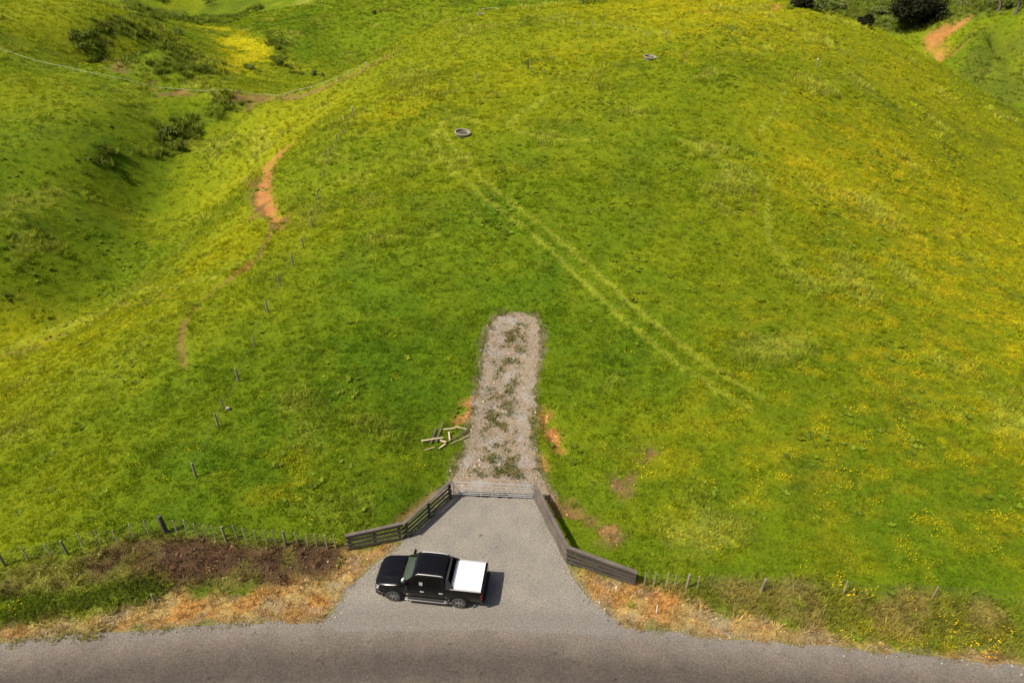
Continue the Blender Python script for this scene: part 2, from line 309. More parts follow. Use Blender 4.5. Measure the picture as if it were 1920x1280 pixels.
def m_ground():
    m, nt, b = new_mat('ground_cover')
    a = N(nt, 'ShaderNodeAttribute', attribute_name='tint')
    f1 = noise(nt, 7, 6, .75); f2 = noise(nt, .9, 5, .65)
    c = mixn(nt, a.outputs[0], ramp(nt, f1, [(.25, (.35, .38, .35)), (.5, (.95, .95, .9)), (.75, (1.5, 1.45, 1.3))]), 1, 'MULTIPLY')
    c = mixn(nt, c, ramp(nt, f2, [(.3, (.62, .66, .66)), (.7, (1.02, .98, .94))]), 1, 'MULTIPLY')
    nt.links.new(c, b.inputs['Base Color']); b.inputs['Roughness'].default_value = .95; b.inputs['Specular IOR Level'].default_value = .1
    bump(nt, f1, b, .9, .12); return m
def m_leaf(name, instancer=True, trans=.35, rough=.7, col=None, var=.3):
    m, nt, b = new_mat(name)
    if col is None:
        a = N(nt, 'ShaderNodeAttribute', attribute_name='tint', attribute_type='INSTANCER' if instancer else 'GEOMETRY').outputs[0]
    else:
        a = mixn(nt, [q*(1-var) for q in col], [q*(1+var) for q in col], noise(nt, 1.3, 5, .7))
    nt.links.new(a, b.inputs['Base Color']); b.inputs['Roughness'].default_value = rough; b.inputs['Specular IOR Level'].default_value = .15
    t = N(nt, 'ShaderNodeBsdfTranslucent'); nt.links.new(a, t.inputs[0])
    s = N(nt, 'ShaderNodeMixShader'); s.inputs[0].default_value = trans
    nt.links.new(b.outputs[0], s.inputs[1]); nt.links.new(t.outputs[0], s.inputs[2]); nt.links.new(s.outputs[0], nt.nodes['Material Output'].inputs[0])
    return m
def m_seal(name, base, grain, lane=False):
    m, nt, b = new_mat(name)
    f = noise(nt, 11, 4, .9); g = noise(nt, .8, 5, .6); k = noise(nt, 2.2, 7, .75)
    c = mixn(nt, base, ramp(nt, f, [(.3, (1-grain,)*3), (.55, (1, 1, 1)), (.75, (1+grain*1.1,)*3)]), 1, 'MULTIPLY')
    c = mixn(nt, c, ramp(nt, g, [(.3, (.86, .86, .88)), (.7, (1.12, 1.10, 1.06))]), 1, 'MULTIPLY')
    c = mixn(nt, c, ramp(nt, k, [(.32, (.45, .43, .41)), (.40, (1, 1, 1))]), 1, 'MULTIPLY')
    if lane:
        a = N(nt, 'ShaderNodeAttribute', attribute_name='across').outputs['Fac']
        w_ = N(nt, 'ShaderNodeMath', operation='MULTIPLY_ADD'); nt.links.new(noise(nt, .35, 4), w_.inputs[0]); w_.inputs[1].default_value = .12; nt.links.new(a, w_.inputs[2])
        band = ramp(nt, w_.outputs[0], [(.0, (1.9, 2.0, 2.05)), (.08, (1.75, 1.75, 1.72)), (.20, (1.35, 1.28, 1.2)), (.34, (.78, .72, .68)), (.44, (.74, .69, .66)), (.56, (1.05, .98, .92)), (.68, (.95, .88, .82)), (.78, (.62, .58, .55)), (1, (1.1, 1, .95))])
        c = mixn(nt, c, band, 1, 'MULTIPLY')
    if not lane:
        a = N(nt, 'ShaderNodeAttribute', attribute_name='join').outputs['Fac']; w_ = N(nt, 'ShaderNodeMath', operation='MULTIPLY_ADD'); nt.links.new(noise(nt, .9, 5), w_.inputs[0]); w_.inputs[1].default_value = .9; nt.links.new(a, w_.inputs[2])
        c = mixn(nt, c, mixn(nt, (.178, .163, .146), ramp(nt, f, [(.3, (.5, .5, .5)), (.55, (1, 1, 1)), (.75, (1.55, 1.55, 1.55))]), 1, 'MULTIPLY'), ramp(nt, w_.outputs[0], [(.45, (0, 0, 0)), (1.0, (1, 1, 1))]))
    nt.links.new(c, b.inputs['Base Color']); b.inputs['Roughness'].default_value = .9; b.inputs['Specular IOR Level'].default_value = .2
    bump(nt, f, b, .5, .015); return m
def m_gravel():
    m, nt, b = new_mat('track_gravel')
    f = noise(nt, 16, 3, .8); g = noise(nt, .7, 5, .65); k = noise(nt, 1.8, 6, .7)
    c = mixn(nt, (.238, .198, .148), ramp(nt, f, [(.28, (.45, .44, .42)), (.5, (1, 1, 1)), (.7, (1.5, 1.45, 1.38))]), 1, 'MULTIPLY')
    c = mixn(nt, c, (.34, .21, .11), ramp(nt, k, [(.56, (0, 0, 0)), (.72, (.6, .6, .6))]))
    c = mixn(nt, c, (.30, .29, .29), ramp(nt, g, [(.5, (0, 0, 0)), (.62, (.6, .6, .6))]))
    nt.links.new(c, b.inputs['Base Color']); b.inputs['Roughness'].default_value = .95; b.inputs['Specular IOR Level'].default_value = .1
    bump(nt, f, b, .9, .04); return m
def m_wood(name, a, c, scale=3.0):
    m, nt, b = new_mat(name)
    mp = N(nt, 'ShaderNodeMapping'); mp.inputs['Scale'].default_value = (1, 12, 12); nt.links.new(N(nt, 'ShaderNodeTexCoord').outputs['Object'], mp.inputs[0])
    f = noise(nt, scale, 6, .7, mp.outputs[0]); g = noise(nt, 1.5, 4, .6)
    k = mixn(nt, a, c, ramp(nt, f, [(.3, (0, 0, 0)), (.7, (1, 1, 1))])); k = mixn(nt, k, ramp(nt, g, [(.3, (.7, .7, .7)), (.7, (1.2, 1.2, 1.2))]), 1, 'MULTIPLY')
    nt.links.new(k, b.inputs['Base Color']); b.inputs['Roughness'].default_value = .85; bump(nt, f, b, .5, .01); return m
def m_glass(name, tint, refl=.12):
    m, nt, b = new_mat(name); nt.nodes.remove(b)
    t = N(nt, 'ShaderNodeBsdfTransparent'); t.inputs[0].default_value = (*tint, 1)
    g = N(nt, 'ShaderNodeBsdfGlossy'); g.inputs['Roughness'].default_value = .03
    f = N(nt, 'ShaderNodeFresnel'); f.inputs[0].default_value = 1.6
    a = N(nt, 'ShaderNodeMath', operation='ADD'); nt.links.new(f.outputs[0], a.inputs[0]); a.inputs[1].default_value = refl-.05
    s = N(nt, 'ShaderNodeMixShader'); nt.links.new(a.outputs[0], s.inputs[0]); nt.links.new(t.outputs[0], s.inputs[1]); nt.links.new(g.outputs[0], s.inputs[2])
    nt.links.new(s.outputs[0], nt.nodes['Material Output'].inputs[0]); return m
# ------------------------------------------------------------------ object helpers
def obj(name, me, mat=None, parent=None, loc=None):
    o = bpy.data.objects.new(name, me); COL.objects.link(o)
    if mat and not me.materials: me.materials.append(mat)
    if parent is not None: o.parent = parent
    if loc is not None: o.location = loc
    return o
def mesh(name, v, f, smooth=False):
    me = bpy.data.meshes.new(name); me.from_pydata([tuple(map(float, p)) for p in v], [], f); me.update()
    if smooth: me.polygons.foreach_set('use_smooth', [True]*len(me.polygons))
    return me
def bm_mesh(name, bm, smooth=False, angle=35):
    bmesh.ops.recalc_face_normals(bm, faces=bm.faces)
    me = bpy.data.meshes.new(name); bm.to_mesh(me); bm.free()
    if smooth:
        me.polygons.foreach_set('use_smooth', [True]*len(me.polygons)); me.set_sharp_from_angle(angle=math.radians(angle))
    return me
def tag(o, label=None, cat=None, group=None, kind=None):
    for k, v in (('label', label), ('category', cat), ('group', group), ('kind', kind)):
        if v: o[k] = v
    return o
def thing(name, label, cat, loc, rz=0, group=None):
    o = bpy.data.objects.new(name, None); COL.objects.link(o); o.empty_display_size = .3
    o.location = tuple(map(float, loc)); o.rotation_euler = (0, 0, rz); return tag(o, label, cat, group)
def box(bm, c, s, M=None, bev=0):
    g = bmesh.ops.create_cube(bm, size=1); vs_ = g['verts']
    bmesh.ops.scale(bm, vec=s, verts=vs_); bmesh.ops.translate(bm, vec=c, verts=vs_)
    if bev: 
        r = bmesh.ops.bevel(bm, geom=list({e for v in vs_ for e in v.link_edges}), offset=bev, segments=2, affect='EDGES', profile=.6); vs_ = list({v for f in r['faces'] for v in f.verts} | {v for v in vs_ if v.is_valid})
    if M is not None: bmesh.ops.transform(bm, matrix=M, verts=vs_)
    return vs_
def tube(bm, pts_, r, n=8, cap=True):
    P = [Vector(p) for p in pts_]; R = r if isinstance(r, (list, tuple)) else [r]*len(P); rings = []; ref = None
    for i, p in enumerate(P):
        t = (P[min(i+1, len(P)-1)]-P[max(i-1, 0)]).normalized()
        if ref is None: ref = t.orthogonal().normalized()
        ref = (ref-t*ref.dot(t)).normalized(); b = t.cross(ref)
        rings.append([bm.verts.new(p+(ref*math.cos(2*math.pi*k/n)+b*math.sin(2*math.pi*k/n))*R[i]) for k in range(n)])
    for a, b in zip(rings[:-1], rings[1:]):
        for k in range(n): bm.faces.new((a[k], a[(k+1) % n], b[(k+1) % n], b[k]))
    if cap: bm.faces.new(rings[0][::-1]); bm.faces.new(rings[-1])
def lathe(bm, prof, n=32, axis='z', c=(0, 0, 0)):
    rings = []
    for r, h in prof:
        ring = []
        for k in range(n):
            a = 2*math.pi*k/n; p = (r*math.cos(a), r*math.sin(a), h) if axis == 'z' else (r*math.cos(a), h, r*math.sin(a))
            ring.append(bm.verts.new((p[0]+c[0], p[1]+c[1], p[2]+c[2])))
        rings.append(ring)
    for a, b in zip(rings[:-1], rings[1:]):
        for k in range(n): bm.faces.new((a[k], a[(k+1) % n], b[(k+1) % n], b[k]))
    return rings
def prism(bm, poly, off):
    a = [bm.verts.new(p) for p in poly]; b = [bm.verts.new(Vector(p)+Vector(off)) for p in poly]; n = len(poly)
    bm.faces.new(a); bm.faces.new(b[::-1])
    for k in range(n): bm.faces.new((a[k], b[k], b[(k+1) % n], a[(k+1) % n]))
def set_tint(me, c):
    a = me.attributes.new('tint', 'FLOAT_COLOR', 'POINT'); a.data.foreach_set('color', np.c_[c, np.ones(len(c))].astype(np.float32).ravel())
# ------------------------------------------------------------------ the ground
def axis(fine0, fine1, st, lo, hi, g):
    a = list(np.arange(fine0, fine1+1e-6, st)); s = st; p = fine1
    while p < hi: s = min(s*g, 160); p += s; a.append(p)
    s = st; p = fine0
    while p > lo: s = min(s*g, 160); p -= s; a.insert(0, p)
    return np.array(a)
gx = axis(-34, 36, .3, -3000, 3000, 1.035); gy = axis(15.5, 60, .3, -900, 3200, 1.012)
GX, GY = np.meshgrid(gx, gy); X = GX.ravel(); Y = GY.ravel(); ZG = ground_z(X, Y)
nx, ny = len(gx), len(gy)
me = bpy.data.meshes.new('ground'); me.vertices.add(nx*ny); me.vertices.foreach_set('co', np.c_[X, Y, ZG].astype(np.float32).ravel())
I = (np.arange(ny-1)[:, None]*nx+np.arange(nx-1)[None]).ravel(); Q = np.c_[I, I+1, I+nx+1, I+nx].astype(np.int32)
me.loops.add(Q.size); me.loops.foreach_set('vertex_index', Q.ravel()); me.polygons.add(len(Q)); me.polygons.foreach_set('loop_start', np.arange(0, Q.size, 4, dtype=np.int32))
me.polygons.foreach_set('use_smooth', np.ones(len(Q), bool)); me.update(calc_edges=True); me.validate()
set_tint(me, ground_colour(X, Y))
tag(obj('ground', me, m_ground()), kind='structure')
# ------------------------------------------------------------------ road, driveway, gravel track
def strip(name, A, B, n, zoff, mat):
    A = np.array(A); B = np.array(B); v = []; f = []; ac = []
    for i in range(len(A)):
        for k in range(n+1):
            p = A[i]+(B[i]-A[i])*k/n; v.append((p[0], p[1], zoff+.05*math.sin(math.pi*k/n))); ac.append(k/n)
    for i in range(len(A)-1):
        for k in range(n): a = i*(n+1)+k; f.append((a, a+n+1, a+n+2, a+1))
    me = mesh(name, v, f, True); at_ = me.attributes.new('across', 'FLOAT', 'POINT'); at_.data.foreach_set('value', np.array(ac, np.float32))
    return obj(name, me, mat)
EJ = np.array(EDGE); j = (fbm(EJ[:, 0], EJ[:, 1], .9, 71, 3)-.5)*.5
ED2 = dense([p for p in EDGE], .25); EJ = np.array(ED2); EJ = EJ+np.c_[np.zeros(len(EJ)), (fbm(EJ[:, 0], EJ[:, 1]*0, .8, 71, 3)-.5)*.45]
tag(strip('road', EJ, offset(ED2, ROADW), 8, .0, m_seal('road_seal', (.106, .095, .086), .55, True)), kind='structure')
def sheet(name, poly, zf, mat, jit, step=.25):
    """a surface that fills a ragged-edged outline and follows the ground"""
    P = np.array(dense(list(poly)+[poly[0]], .2)[:-1]); c = P.mean(0)
    d = P-c; d /= np.linalg.norm(d, axis=1)[:, None]
    P = P+d*((fbm(P[:, 0], P[:, 1], .7, 73, 3)-.5)*2*jit)[:, None]
    lo = P.min(0); hi = P.max(0); xs = np.arange(lo[0], hi[0], step); ys = np.arange(lo[1], hi[1], step)
    bm = bmesh.new(); vv = [bm.verts.new((p[0], p[1], 0)) for p in P]; bm.faces.new(vv)
    for X_ in xs[1:]: bmesh.ops.bisect_plane(bm, geom=bm.verts[:]+bm.edges[:]+bm.faces[:], plane_co=(X_, 0, 0), plane_no=(1, 0, 0))
    for Y_ in ys[1:]: bmesh.ops.bisect_plane(bm, geom=bm.verts[:]+bm.edges[:]+bm.faces[:], plane_co=(0, Y_, 0), plane_no=(0, 1, 0))
    bm.verts.ensure_lookup_table(); xy = np.array([v.co[:2] for v in bm.verts]); zz = zf(xy[:, 0], xy[:, 1])
    for v, z in zip(bm.verts, zz): v.co.z = z
    bmesh.ops.recalc_face_normals(bm, faces=bm.faces)
    me = bpy.data.meshes.new(name); bm.to_mesh(me); bm.free()
    me.polygons.foreach_set('use_smooth', [True]*len(me.polygons)); return obj(name, me, mat)
tag(sheet('driveway', DRIVE, lambda x, y: .05*np.sin(math.pi*np.clip(-surf_in(ROADPOLY, x, y), 0, 3.6)/7.2)+.008, m_seal('driveway_seal', (.225, .207, .182), .55), .16, .5), kind='structure')
me = bpy.data.objects['driveway'].data; co = np.array([v.co[:2] for v in me.vertices]); me.attributes.new('join', 'FLOAT', 'POINT').data.foreach_set('value', sstep(-1.3, .55, -surf_in(ROADPOLY, co[:, 0], co[:, 1])).astype(np.float32))
tag(sheet('gravel_track', TRACKPOLY, lambda x, y: h0(x, y)+.008+(fbm(x, y, 1.6, 75, 3)-.5)*.09*sstep(.1, .8, -surf_in(TRACKPOLY, x, y))*sstep(0, .6, surf_in(DRIVE, x, y)), m_gravel(), .6, .4), kind='structure')
# ------------------------------------------------------------------ ground cover scattered as stuff
def gn_tree():
    g = bpy.data.node_groups.new('tufts_on_points', 'GeometryNodeTree')
    g.interface.new_socket('Geometry', in_out='INPUT', socket_type='NodeSocketGeometry'); g.interface.new_socket('Geometry', in_out='OUTPUT', socket_type='NodeSocketGeometry')
    i = g.nodes.new('NodeGroupInput'); o = g.nodes.new('NodeGroupOutput'); L = g.links.new
    def attr(n, t):
        a = g.nodes.new('GeometryNodeInputNamedAttribute'); a.data_type = t; a.inputs[0].default_value = n; return a.outputs[0]
    s = g.nodes.new('GeometryNodeSeparateGeometry'); s.domain = 'POINT'; L(i.outputs[0], s.inputs[0]); L(attr('is_point', 'BOOLEAN'), s.inputs[1])
    p = g.nodes.new('GeometryNodeInstanceOnPoints'); L(s.outputs[0], p.inputs['Points']); L(s.outputs[1], p.inputs['Instance'])
    e = g.nodes.new('FunctionNodeEulerToRotation'); L(attr('turn', 'FLOAT_VECTOR'), e.inputs[0]); L(e.outputs[0], p.inputs['Rotation'])
    L(attr('size', 'FLOAT_VECTOR'), p.inputs['Scale']); L(p.outputs[0], o.inputs[0]); return g
GN = gn_tree()
def scatter(name, tuft, P, size, turn, tint, mat):
    tv, tf = tuft; n0 = len(tv); n = len(P)
    me = bpy.data.meshes.new(name); me.from_pydata([tuple(v) for v in tv]+[(0, 0, 0)]*n, [], tf)
    co = np.zeros((n0+n, 3), np.float32); co[:n0] = tv; co[n0:] = P; me.vertices.foreach_set('co', co.ravel())
    ip = np.zeros(n0+n, bool); ip[n0:] = True; me.attributes.new('is_point', 'BOOLEAN', 'POINT').data.foreach_set('value', ip)
    s = np.ones((n0+n, 3), np.float32); s[n0:] = size if np.ndim(size) == 2 else np.asarray(size)[:, None]; me.attributes.new('size', 'FLOAT_VECTOR', 'POINT').data.foreach_set('vector', s.ravel())
    t = np.zeros((n0+n, 3), np.float32); t[n0:] = turn; me.attributes.new('turn', 'FLOAT_VECTOR', 'POINT').data.foreach_set('vector', t.ravel())
    set_tint(me, np.r_[np.zeros((n0, 3)), tint]); me.update()
    o = obj(name, me, mat); md = o.modifiers.new('tufts', 'NODES'); md.node_group = GN; return tag(o, kind='stuff')
def tuft(n, rad, l0, l1, wd, lean, seed):
    r = random.Random(seed); v = []; f = []
    for _ in range(n):
        a = r.uniform(0, 6.283); d = rad*math.sqrt(r.random()); x, y = d*math.cos(a), d*math.sin(a); l = r.uniform(l0, l1)
        b = a+r.uniform(-1.2, 1.2); k = lean*r.uniform(.3, 1.3); dx, dy = math.cos(b)*l*k, math.sin(b)*l*k; h = l*math.sqrt(max(.1, 1-min(.9, k*k)))
        c = r.uniform(0, 6.283); wx, wy = math.cos(c)*wd*r.uniform(.6, 1.3), math.sin(c)*wd*r.uniform(.6, 1.3)
        i = len(v); v += [(x-wx, y-wy, -.02), (x+wx, y+wy, -.02), (x+dx*.45-wx*.7, y+dy*.45-wy*.7, h*.62), (x+dx*.45+wx*.7, y+dy*.45+wy*.7, h*.62), (x+dx, y+dy, h)]
        f += [(i, i+1, i+3, i+2), (i+2, i+3, i+4)]
    return v, f
def in_view(x, y, z, m=220):
    dep = y*CP+(CAMH-z)*SP; u = 960+x/dep*FPX; up = y*SP-(CAMH-z)*CP; v = 640-up/dep*FPX
    return (u > -m) & (u < 1920+m) & (v > -m) & (v < 1280+m) & (dep > 5)
def sample(dens, r0, r1):
    """random ground points, dens per square metre, in the sector the photograph looks at"""
    ang = .98 if r0 < 75 else .80; A = ang*(r1*r1-r0*r0); n = int(A*dens)
    r = np.sqrt(RNG.uniform(r0*r0, r1*r1, n)); t = RNG.uniform(-ang, ang, n); x = r*np.sin(t); y = r*np.cos(t)
    if r0 < 40:
        k = RNG.uniform(0, 1, n) < 2; x = np.where(k, x, x)
    return x, y
def near_pts(dens):
    x0, x1, y0, y1 = -32, 34, 16, 46; n = int((x1-x0)*(y1-y0)*dens); return RNG.uniform(x0, x1, n), RNG.uniform(y0, y1, n)
def finish(x, y, keep):
    x, y = x[keep], y[keep]; z = ground_z(x, y); k = in_view(x, y, z); return x[k], y[k], z[k]
def turns(n, tilt=.15): return np.c_[RNG.normal(0, tilt, n), RNG.normal(0, tilt, n), RNG.uniform(0, 6.283, n)]
# pasture
xs_, ys_, sz_ = [], [], []
for dens, r0, r1 in ((26, 18, 46), (13, 46, 72), (6, 72, 110), (2.6, 110, 170), (2.2, 170, 280)):
    if r0 == 18:
        x, y = near_pts(dens); k = np.hypot(x, y) < 46; x, y = x[k], y[k]
    else: x, y = sample(dens, r0, r1)
    xs_.append(x); ys_.append(y)
x = np.concatenate(xs_); y = np.concatenate(ys_)
sd_ = surf_d(x, y)+(fbm(x, y, .9, 52, 3)-.5)*.5
bare = np.maximum.reduce([zone('dirt', x, y, .8, .8), zone('clay', x, y, .7, .6), .75*zone('dry', x, y, .7, .6), .9*zone('brown', x, y, 1.0, 1.3)*sstep(.32, .52, fbm(x, y, .8, 44, 4)), .5*zone('oldbank', x, y, .8, .5), lines('trod', x, y)*sstep(.15, .42, fbm(x, y, 2.2, 56, 3))])
keep = (sd_ > .1-.8*(surf_in(DRIVE, x, y) > .8)*vnoise(x/.7, y/.7, 98)**2) & (RNG.uniform(0, 1, len(x)) > bare)
x, y, z = finish(x, y, keep); n = len(x); r = np.hypot(x, y)
tall = fbm(x, y, 6.5, 12, 4); size = (r/34)**.5*RNG.uniform(.6, 1.35, n)*(.7+.8*sstep(.5, .8, tall))*(.75+.5*sstep(.35, .65, fbm(x, y, .95, 61, 3)))
tint = ground_colour(x, y)*RNG.uniform(.66, 1.55, n)[:, None]*np.array([1.30, 1.28, 1.1])
scatter('pasture_grass', tuft(26, .19, .08, .22, .011, .75, 1), np.c_[x, y, z], np.c_[size, size, size*.9], turns(n), tint, m_leaf('grass_blade'))
# taller pale seed-head grass in drifts
x, y = sample(2.2, 18, 150); q = fbm(x, y, 6.5, 12, 4)+.25*(fbm(x, y, 1.6, 14, 2)-.5)
keep = (surf_d(x, y) > .5) & (RNG.uniform(0, 1, len(x)) < sstep(.60, .80, q)+.3*lines('pale', x, y)) & (zone('oldbank', x, y, .5) < .5) & (zone('dry', x, y, .5) < .5)
x, y, z = finish(x, y, keep); n = len(x); size = (np.hypot(x, y)/40)**.3*RNG.uniform(.6, 1.2, n)
tint = (np.array((.25, .26, .07))*.6+ground_colour(x, y)*.5)*RNG.uniform(.75, 1.25, n)[:, None]
scatter('seed_grass', tuft(22, .16, .22, .42, .008, .7, 2), np.c_[x, y, z], size, turns(n, .2), tint, m_leaf('seed_grass_blade'))
# verge: olive-brown rank grass and straw beside the road
x, y = near_pts(34); q = np.maximum(zone('verge', x, y, 1.0, .8), .35*zone('oldbank', x, y, .8, .5))
keep = (surf_d(x, y) > .05) & (RNG.uniform(0, 1, len(x)) < q*.7); x, y, z = finish(x, y, keep); n = len(x)
scatter('verge_grass', tuft(20, .16, .2, .5, .011, .6, 3), np.c_[x, y, z], RNG.uniform(.5, 1.25, n), turns(n, .25), ground_colour(x, y)*RNG.uniform(.6, 1.9, n)[:, None]*np.array([1.2, 1.15, 1]), m_leaf('verge_blade'))
x, y = near_pts(30); q = zone('dry', x, y, .7, .6); keep = (surf_d(x, y)+(fbm(x, y, .5, 76, 2)-.5)*.5 > -.02) & (RNG.uniform(0, 1, len(x)) < q*sstep(.3, .55, fbm(x, y, 1.3, 78, 3)+.12)*.9)
x, y, z = finish(x, y, keep); n = len(x); pick = RNG.uniform(0, 1, n)[:, None]
tint = np.where(pick < .58, np.array((.54, .40, .18)), np.where(pick < .86, np.array((.50, .25, .07)), np.array((.19, .105, .06))))*.62+ground_colour(x, y)*.38
scatter('dry_grass', tuft(24, .2, .12, .4, .012, 1.0, 4), np.c_[x, y, z], RNG.uniform(.4, .95, n), turns(n, .45), tint*RNG.uniform(.7, 1.3, n)[:, None], m_leaf('straw_blade', trans=.25))
# lush strip on the left verge
x, y = near_pts(30); keep = (RNG.uniform(0, 1, len(x)) < zone('lushstrip', x, y, .8, .7)); x, y, z = finish(x, y, keep); n = len(x)
scatter('lush_grass', tuft(24, .2, .16, .36, .014, .6, 5), np.c_[x, y, z], RNG.uniform(.6, 1.2, n), turns(n, .2), ground_colour(x, y)*RNG.uniform(.7, 1.5, n)[:, None], m_leaf('lush_blade'))
# broad-leaved weeds
def weed(seed):
    r = random.Random(seed); v = []; f = []
    for k in range(9):
        a = k*.7+r.uniform(-.3, .3); l = r.uniform(.14, .3); wd = l*.22; ca, sa = math.cos(a), math.sin(a); i = len(v); up = r.uniform(.25, .7)
        for t, ww in ((0, .3), (.4, 1), (.75, .8)): v += [(ca*l*t-sa*wd*ww, sa*l*t+ca*wd*ww, .03+l*up*t), (ca*l*t+sa*wd*ww, sa*l*t-ca*wd*ww, .03+l*up*t)]
        v.append((ca*l, sa*l, .02+l*up*.85)); f += [(i, i+1, i+3, i+2), (i+2, i+3, i+5, i+4), (i+4, i+5, i+6)]
    return v, f
x, y = sample(1.6, 18, 140); keep = (surf_d(x, y) > .4) & (RNG.uniform(0, 1, len(x)) < .04+.8*sstep(.60, .72, fbm(x, y, 5, 90, 3))) & (zone('dirt', x, y, .5) < .5)
x, y, z = finish(x, y, keep); n = len(x)
scatter('broadleaf_weeds', weed(3), np.c_[x, y, z], (np.hypot(x, y)/40)**.1*RNG.uniform(.5, 1.2, n), turns(n), np.array((.15, .20, .014))*RNG.uniform(.6, 1.5, n)[:, None], m_leaf('weed_leaf', rough=.8))
# yellow flowers
def flower(seed):
    r = random.Random(seed); v = []; f = []
    for k in range(11):
        a = r.uniform(0, 6.283); d = .42*math.sqrt(r.random()); x_, y_, z_ = d*math.cos(a), d*math.sin(a), r.uniform(.2, .34); i = len(v); c = (x_, y_, z_)
        s = r.uniform(.022, .038)
        for q in range(5): v.append((x_+s*math.cos(q*1.257), y_+s*math.sin(q*1.257), z_+r.uniform(-.006, .016)))
        f.append((i, i+1, i+2, i+3, i+4))
    return v, f
x, y = sample(9, 18, 230); keep = (surf_d(x, y) > .2) & (RNG.uniform(0, 1, len(x)) < np.clip(.008+.034*flowd(x, y)*sstep(.44, .62, fbm(x*.8, y*1.3, 1.3, 21, 4)), 0, .8)*(30/np.hypot(x, y)).clip(.25, 1))
x, y, z = finish(x, y, keep); n = len(x)
scatter('yellow_flowers', flower(5), np.c_[x, y, z], (np.hypot(x, y)/36)**.5*RNG.uniform(.45, 1.0, n), turns(n), np.array((.78, .60, .008))*RNG.uniform(.75, 1.2, n)[:, None], m_leaf('petal', trans=.25, rough=.5))
x, y = near_pts(14); keep = (surf_d(x, y) > .2) & (RNG.uniform(0, 1, len(x)) < np.clip(.0012*flowd(x, y), 0, .1)*(zone('verge', x, y, 1.2, grow=.6)+zone('dry', x, y, 1.2)))
x, y, z = finish(x, y, keep); n = len(x)
if n: scatter('verge_flowers', flower(6), np.c_[x, y, z+.1], RNG.uniform(.7, 1.3, n), turns(n), np.array((.75, .47, .008))*RNG.uniform(.75, 1.2, n)[:, None], bpy.data.materials['petal'])
# gravel, clods and stones
def rock(seed, flat=.7):
    bm = bmesh.new(); bmesh.ops.create_icosphere(bm, subdivisions=1, radius=1); r = random.Random(seed)
    for v in bm.verts: v.co *= r.uniform(.65, 1.15); v.co.z *= flat
    v = [tuple(q.co) for q in bm.verts]; bm.verts.index_update(); f = [tuple(q.index for q in fc.verts) for fc in bm.faces]; bm.free(); return v, f
m_st = m_leaf('stone', trans=0, rough=.9)
n0 = 30000; lo = TRACKPOLY.min(0)-1; hi = TRACKPOLY.max(0)+1; x = RNG.uniform(lo[0], hi[0], n0); y = RNG.uniform(lo[1], hi[1], n0)
d = sdf(TRACKPOLY, x, y)+(fbm(x, y, .8, 95, 2)-.5)*1.0; keep = (d < .25) & (sdf(DRIVE, x, y) > -.6); x, y = x[keep], y[keep]; n = len(x)
size = np.exp(RNG.normal(-3.75, .45, n)); big = RNG.uniform(0, 1, n) < .003; size = np.where(big, RNG.uniform(.05, .10, n), size)
tint = np.array((.255, .21, .16))*RNG.uniform(.5, 1.5, n)[:, None]; tint[big] = np.array((.52, .44, .34))
org = RNG.uniform(0, 1, n) < .12; tint[org] = np.array((.36, .21, .11))
scatter('gravel', rock(1), np.c_[x, y, np.where(sdf(TRACKPOLY, x, y) < 0, h0(x, y), ground_z(x, y))+.02], size, turns(n, .5), tint, m_st)
E2 = np.r_[np.array(dense(EDGE, .05)), np.array(dense(list(DRIVE[:18]), .02))]; k = RNG.integers(0, len(E2), 9000); x = E2[k, 0]+RNG.normal(0, .22, 9000); y = E2[k, 1]+RNG.normal(0, .22, 9000)
keep = (surf_in(TRACKPOLY, x, y) > 0) & (np.minimum(np.abs(surf_in(ROADPOLY, x, y)), np.abs(surf_in(DRIVE, x, y))) < .6) & ~((surf_in(ROADPOLY, x, y) < .3) & (np.abs(x+1) < 7)); x, y = x[keep], y[keep]; n = len(x); on = surf_d(x, y) < 0
scatter('edge_chips', rock(4), np.c_[x, y, np.where(on, .03, ground_z(x, y)+.01)], np.exp(RNG.normal(-3.9, .4, n)), turns(n, .5), np.array((.27, .24, .20))*RNG.uniform(.5, 1.6, n)[:, None], m_st)
x, y = near_pts(70); q = np.maximum.reduce([zone('dirt', x, y, .8, .8), .4*zone('brown', x, y, 1.0, 1.3), .35*zone('oldbank', x, y, .8, .5), .6*zone('dry', x, y, .7, .6)*sstep(.5, .65, fbm(x, y, .8, 49, 3)), .7*zone('clay', x, y, .7, .6)])
keep = (surf_d(x, y) > 0) & (RNG.uniform(0, 1, len(x)) < q*.6); x, y, z = finish(x, y, keep); n = len(x)
size = np.exp(RNG.normal(-3.3, .5, n)); tint = ground_colour(x, y)*RNG.uniform(.5, 1.6, n)[:, None]; lt = RNG.uniform(0, 1, n) < .02; tint[lt] = np.array((.5, .42, .32))
scatter('soil_clods', rock(2, .8), np.c_[x, y, z+.01], size, turns(n, .5), tint, m_st)
